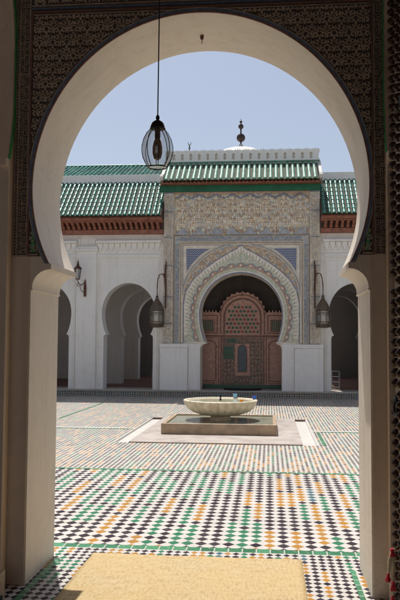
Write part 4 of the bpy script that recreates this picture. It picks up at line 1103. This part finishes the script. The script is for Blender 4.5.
# ================================================================ WALL LANTERNS
def big_lantern(cx, cy, label, side, zoff=0.):
    K = 1.22
    t = thing('wall_lantern', label, 'lantern', (cx, cy, 2.17 + zoff), 'Moorish lanterns beside the portal')
    z0 = 2.17 + zoff; c = (cx, cy, z0)
    b = MB().lathe([(r * K, z) for r, z in [(.10, -.02), (.185, .0), (.20, .03), (.185, .05), (.175, .08)]], c, 8, rot=.5)
    obj('base_rim', b, 'brass_old', t)
    b = MB()
    for k in range(8):
        a = 2 * PI * (k + .5) / 8
        b.tube([(cx + .180 * K * math.cos(a), cy + .180 * K * math.sin(a), z0 + .06), (cx + .190 * K * math.cos(a), cy + .190 * K * math.sin(a), z0 + .50)], .013, 6)
        a2 = 2 * PI * (k + 1.) / 8; 
        for q in (.12, .42):
            pass
    for (z, r) in ((.09, .182), (.16, .18), (.43, .186), (.50, .195)):
        r *= K
        b.tube([(cx + r * math.cos(2 * PI * (i + .5) / 8), cy + r * math.sin(2 * PI * (i + .5) / 8), z0 + z) for i in range(9)], .012, 6)
    obj('cage', b, 'brass_old', t)
    # pierced bars on each pane
    b = MB()
    for k in range(8):
        a = 2 * PI * (k + 1) / 8; ux, uy = -math.sin(a), math.cos(a); bx, by = cx + .168 * K * math.cos(a), cy + .168 * K * math.sin(a)
        for j in (-1, 0, 1): b.tube([(bx + ux * .04 * j, by + uy * .04 * j, z0 + .09), (bx + ux * .04 * j, by + uy * .04 * j, z0 + .17)], .006, 4)
        b.tube([(bx - ux * .05, by - uy * .05, z0 + .34), (bx, by, z0 + .42), (bx + ux * .05, by + uy * .05, z0 + .34)], .007, 4)
    obj('pierced_ornament', b, 'brass_old', t)
    obj('glass_pane', MB().lathe([(.155 * K, .07), (.160 * K, .50)], c, 8, rot=.5), 'glass_milky', t)
    obj('candle_tube', MB().lathe([(.035, .08), (.035, .36), (.01, .37)], c, 10), 'marble_white', t, smooth=True)
    b = MB().lathe([(r * K, z) for r, z in [(.205, .505), (.19, .53), (.18, .56), (.16, .64), (.13, .71), (.10, .76), (.105, .78), (.075, .80), (.05, .86), (.03, .93), (.045, .95), (.018, .98), (.01, 1.08)]], c, 8, rot=.5)
    obj('roof', b, 'brass_old', t)
    # bracket on the wall: upright blade, swan neck
    bx = cx + side * .235; byy = 23.07
    b = MB().tube([(bx, byy - .03, 2.75 + zoff), (bx, byy - .03, 3.4 + zoff), (bx - side * .02, byy - .04, 3.8 + zoff), (bx, byy - .03, 4.2 + zoff), (bx + side * .015, byy - .03, 4.26 + zoff)], [.018, .028, .034, .02, .010], 8)
    b.tube([(bx, byy - .04, 3.45 + zoff), (bx - side * .01, cy + .02, 3.72 + zoff), (bx - side * .07, cy, 3.83 + zoff), (bx - side * .17, cy, 3.80 + zoff), (cx + side * .02, cy, 3.66 + zoff), (cx, cy, 3.45 + zoff), (cx, cy, 3.24 + zoff)], [.022, .022, .02, .018, .016, .018, .012], 8)
    b.sphere((bx - side * .02, cy + .02, 3.78 + zoff), .04, 10, 6)
    obj('bracket', b, 'rusty_iron', t, smooth=True)
    return t
big_lantern(-3.50, 22.8, 'old pierced metal lantern on a swan-neck bracket at the left corner of the portal', 1)
big_lantern(1.615, 22.8, 'old pierced metal lantern on a dark bracket at the right corner of the portal', -1, .01)
# small street-type lamp on the left pilaster
wl = thing('wall_lamp', 'small rusty wrought-iron wall lamp with scroll bracket on the white pilaster', 'lamp', (-6.05, 22.85, 3.6))
c = (-6.05, 22.85, 0)
b = MB().lathe([(.055, 3.66), (.07, 3.68)], c, 6); b.lathe([(.125, 3.99), (.13, 4.01), (.06, 4.09), (.035, 4.12), (.05, 4.15), (.02, 4.18), (.035, 4.21), (.012, 4.25), (.004, 4.32)], c, 6)
for k in range(6):
    a = 2 * PI * k / 6; b.tube([(c[0] + .062 * math.cos(a), c[1] + .062 * math.sin(a), 3.67), (c[0] + .105 * math.cos(a), c[1] + .105 * math.sin(a), 4.0)], .009, 5)
obj('frame', b, 'rusty_iron', wl)
obj('glass', MB().lathe([(.052, 3.68), (.095, 3.99)], c, 6), 'glass_milky', wl)
b = MB().tube([(-6.05, 22.85, 3.66), (-6.05, 22.86, 3.60), (-6.02, 22.9, 3.52), (-5.95, 22.98, 3.50), (-5.90, 23.1, 3.58)], .014, 6)
b.tube([(-6.04 + .045 * math.cos(a), 22.9, 3.50 + .05 * math.sin(a)) for a in [i * .55 for i in range(12)]], .010, 6)
b.tube([(-5.90, 23.12, 3.25), (-5.97, 23.0, 3.32), (-6.0, 22.95, 3.42), (-5.96, 22.98, 3.50)], .010, 6)
b.prism([(-5.925, 3.14), (-5.86, 3.14), (-5.85, 3.4), (-5.87, 3.6), (-5.89, 3.70), (-5.92, 3.6), (-5.935, 3.4)], front(23.20), 0, .05)
obj('scroll_bracket', b, 'rusty_iron', wl, smooth=True)

# metal stands inside the galleries
def rack(x, y, label):
    t = thing('metal_rack', label, 'rack', (x, y, .215)); z0 = .215
    b = MB()
    for dx in (-.12, .12):
        for dy in (0, .3): b.tube([(x + dx, y + dy, z0), (x + dx, y + dy, z0 + .58)], .009, 6)
    obj('upright', b, 'bright_metal', t)
    for k in range(4):
        s = MB(); z = z0 + .08 + k * .17
        for dy in (0, .1, .2, .3): s.tube([(x - .12, y + dy, z), (x + .12, y + dy, z)], .006, 5)
        obj('shelf', s, 'bright_metal', t)
rack(-3.72, 24.1, 'small pale metal shoe rack in the gallery opening left of the portal')
rack(2.10, 24.0, 'small pale metal shoe rack in the gallery opening right of the portal')

# side galleries closing the court (white walls with tiled eaves)
for sx, lab in ((-1, 'plain white side wall with green tiled coping closing the court on the left'), (1, 'plain white side wall with green tiled coping closing the court on the right')):
    t = thing('side_gallery', lab, 'building', (sx * 13.5, 14, 0))
    x0, x1 = sorted((sx * 12.4, sx * 13.2)) if sx > 0 else (-15.0, -14.2)
    prfs = [horseshoe(7.6 + 2.73 * i, 2.62, .87, .97, 1.98, .74, .80, 0, .05, 24) for i in range(6)]
    face = x0 if sx > 0 else x1
    fn = lambda u, v, d: (face + sx * d, u, v)
    b = MB(); arch_wall(b, prfs, 5.8, 23.0, 0, 5.2, fn, 0, .6)
    obj('front_wall', b, 'white_wall', t, smooth=True)
    xx = face + sx * 3.0
    a0, a1 = sorted((xx, xx + sx * .3))
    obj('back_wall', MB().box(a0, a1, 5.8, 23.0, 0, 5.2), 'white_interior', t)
    a0, a1 = sorted((face - sx * .4, xx + sx * .3))
    obj('roof', MB().box(a0, a1, 5.8, 23.0, 5.203, 5.6), 'tile_green', t)

# ================================================================ LIGHT, CAMERA
sunv = Vector((-.1245, .344, .931)).normalized()
sd = bpy.data.lights.new('sun', 'SUN'); sd.energy = 4.6; sd.angle = math.radians(.53); sd.color = (1, .955, .89)
so = bpy.data.objects.new('sun', sd); COL.objects.link(so); so.rotation_euler = sunv.to_track_quat('Z', 'Y').to_euler(); so.location = (0, 10, 30)
w = bpy.data.worlds.new('World'); scene.world = w; w.use_nodes = True
nt = w.node_tree; nt.nodes.clear()
ow = nt.nodes.new('ShaderNodeOutputWorld'); bg = nt.nodes.new('ShaderNodeBackground'); sk = nt.nodes.new('ShaderNodeTexSky')
sk.sky_type = 'NISHITA'; sk.sun_disc = False; sk.sun_elevation = math.radians(68.6); sk.sun_rotation = math.atan2(-.34, .94)
sk.air_density = 1.0; sk.dust_density = 3.0; sk.ozone_density = 1.2; sk.altitude = 300
hs = nt.nodes.new('ShaderNodeHueSaturation'); hs.inputs['Saturation'].default_value = .78; nt.links.new(sk.outputs[0], hs.inputs['Color']); nt.links.new(hs.outputs[0], bg.inputs[0]); bg.inputs[1].default_value = .116; nt.links.new(bg.outputs[0], ow.inputs[0])

yaw = math.atan(70 / 740); pitch = math.radians(3.4); roll = math.radians(.35)
F = Vector((-math.sin(yaw) * math.cos(pitch), math.cos(yaw) * math.cos(pitch), math.sin(pitch)))
R = Vector((math.cos(yaw), math.sin(yaw), 0)); U = R.cross(F)
R2 = R * math.cos(roll) + U * math.sin(roll); U2 = -R * math.sin(roll) + U * math.cos(roll)
mat = Matrix((R2, U2, -F)).transposed().to_4x4(); mat.translation = Vector((0, 0, 1.65))
cd = bpy.data.cameras.new('camera'); cam = bpy.data.objects.new('camera', cd); COL.objects.link(cam)
cam.matrix_world = mat; cd.sensor_fit = 'VERTICAL'; cd.sensor_height = 36; cd.sensor_width = 24; cd.lens = 44.4; cd.clip_end = 2000; cd.clip_start = .05
scene.camera = cam
scene.view_settings.view_transform = 'Standard'; scene.view_settings.look = 'None'; scene.view_settings.exposure = .08; scene.view_settings.gamma = 1
scene.view_settings.use_curve_mapping = False
scene.render.engine = 'CYCLES'
scene.cycles.max_bounces = 10; scene.cycles.diffuse_bounces = 6
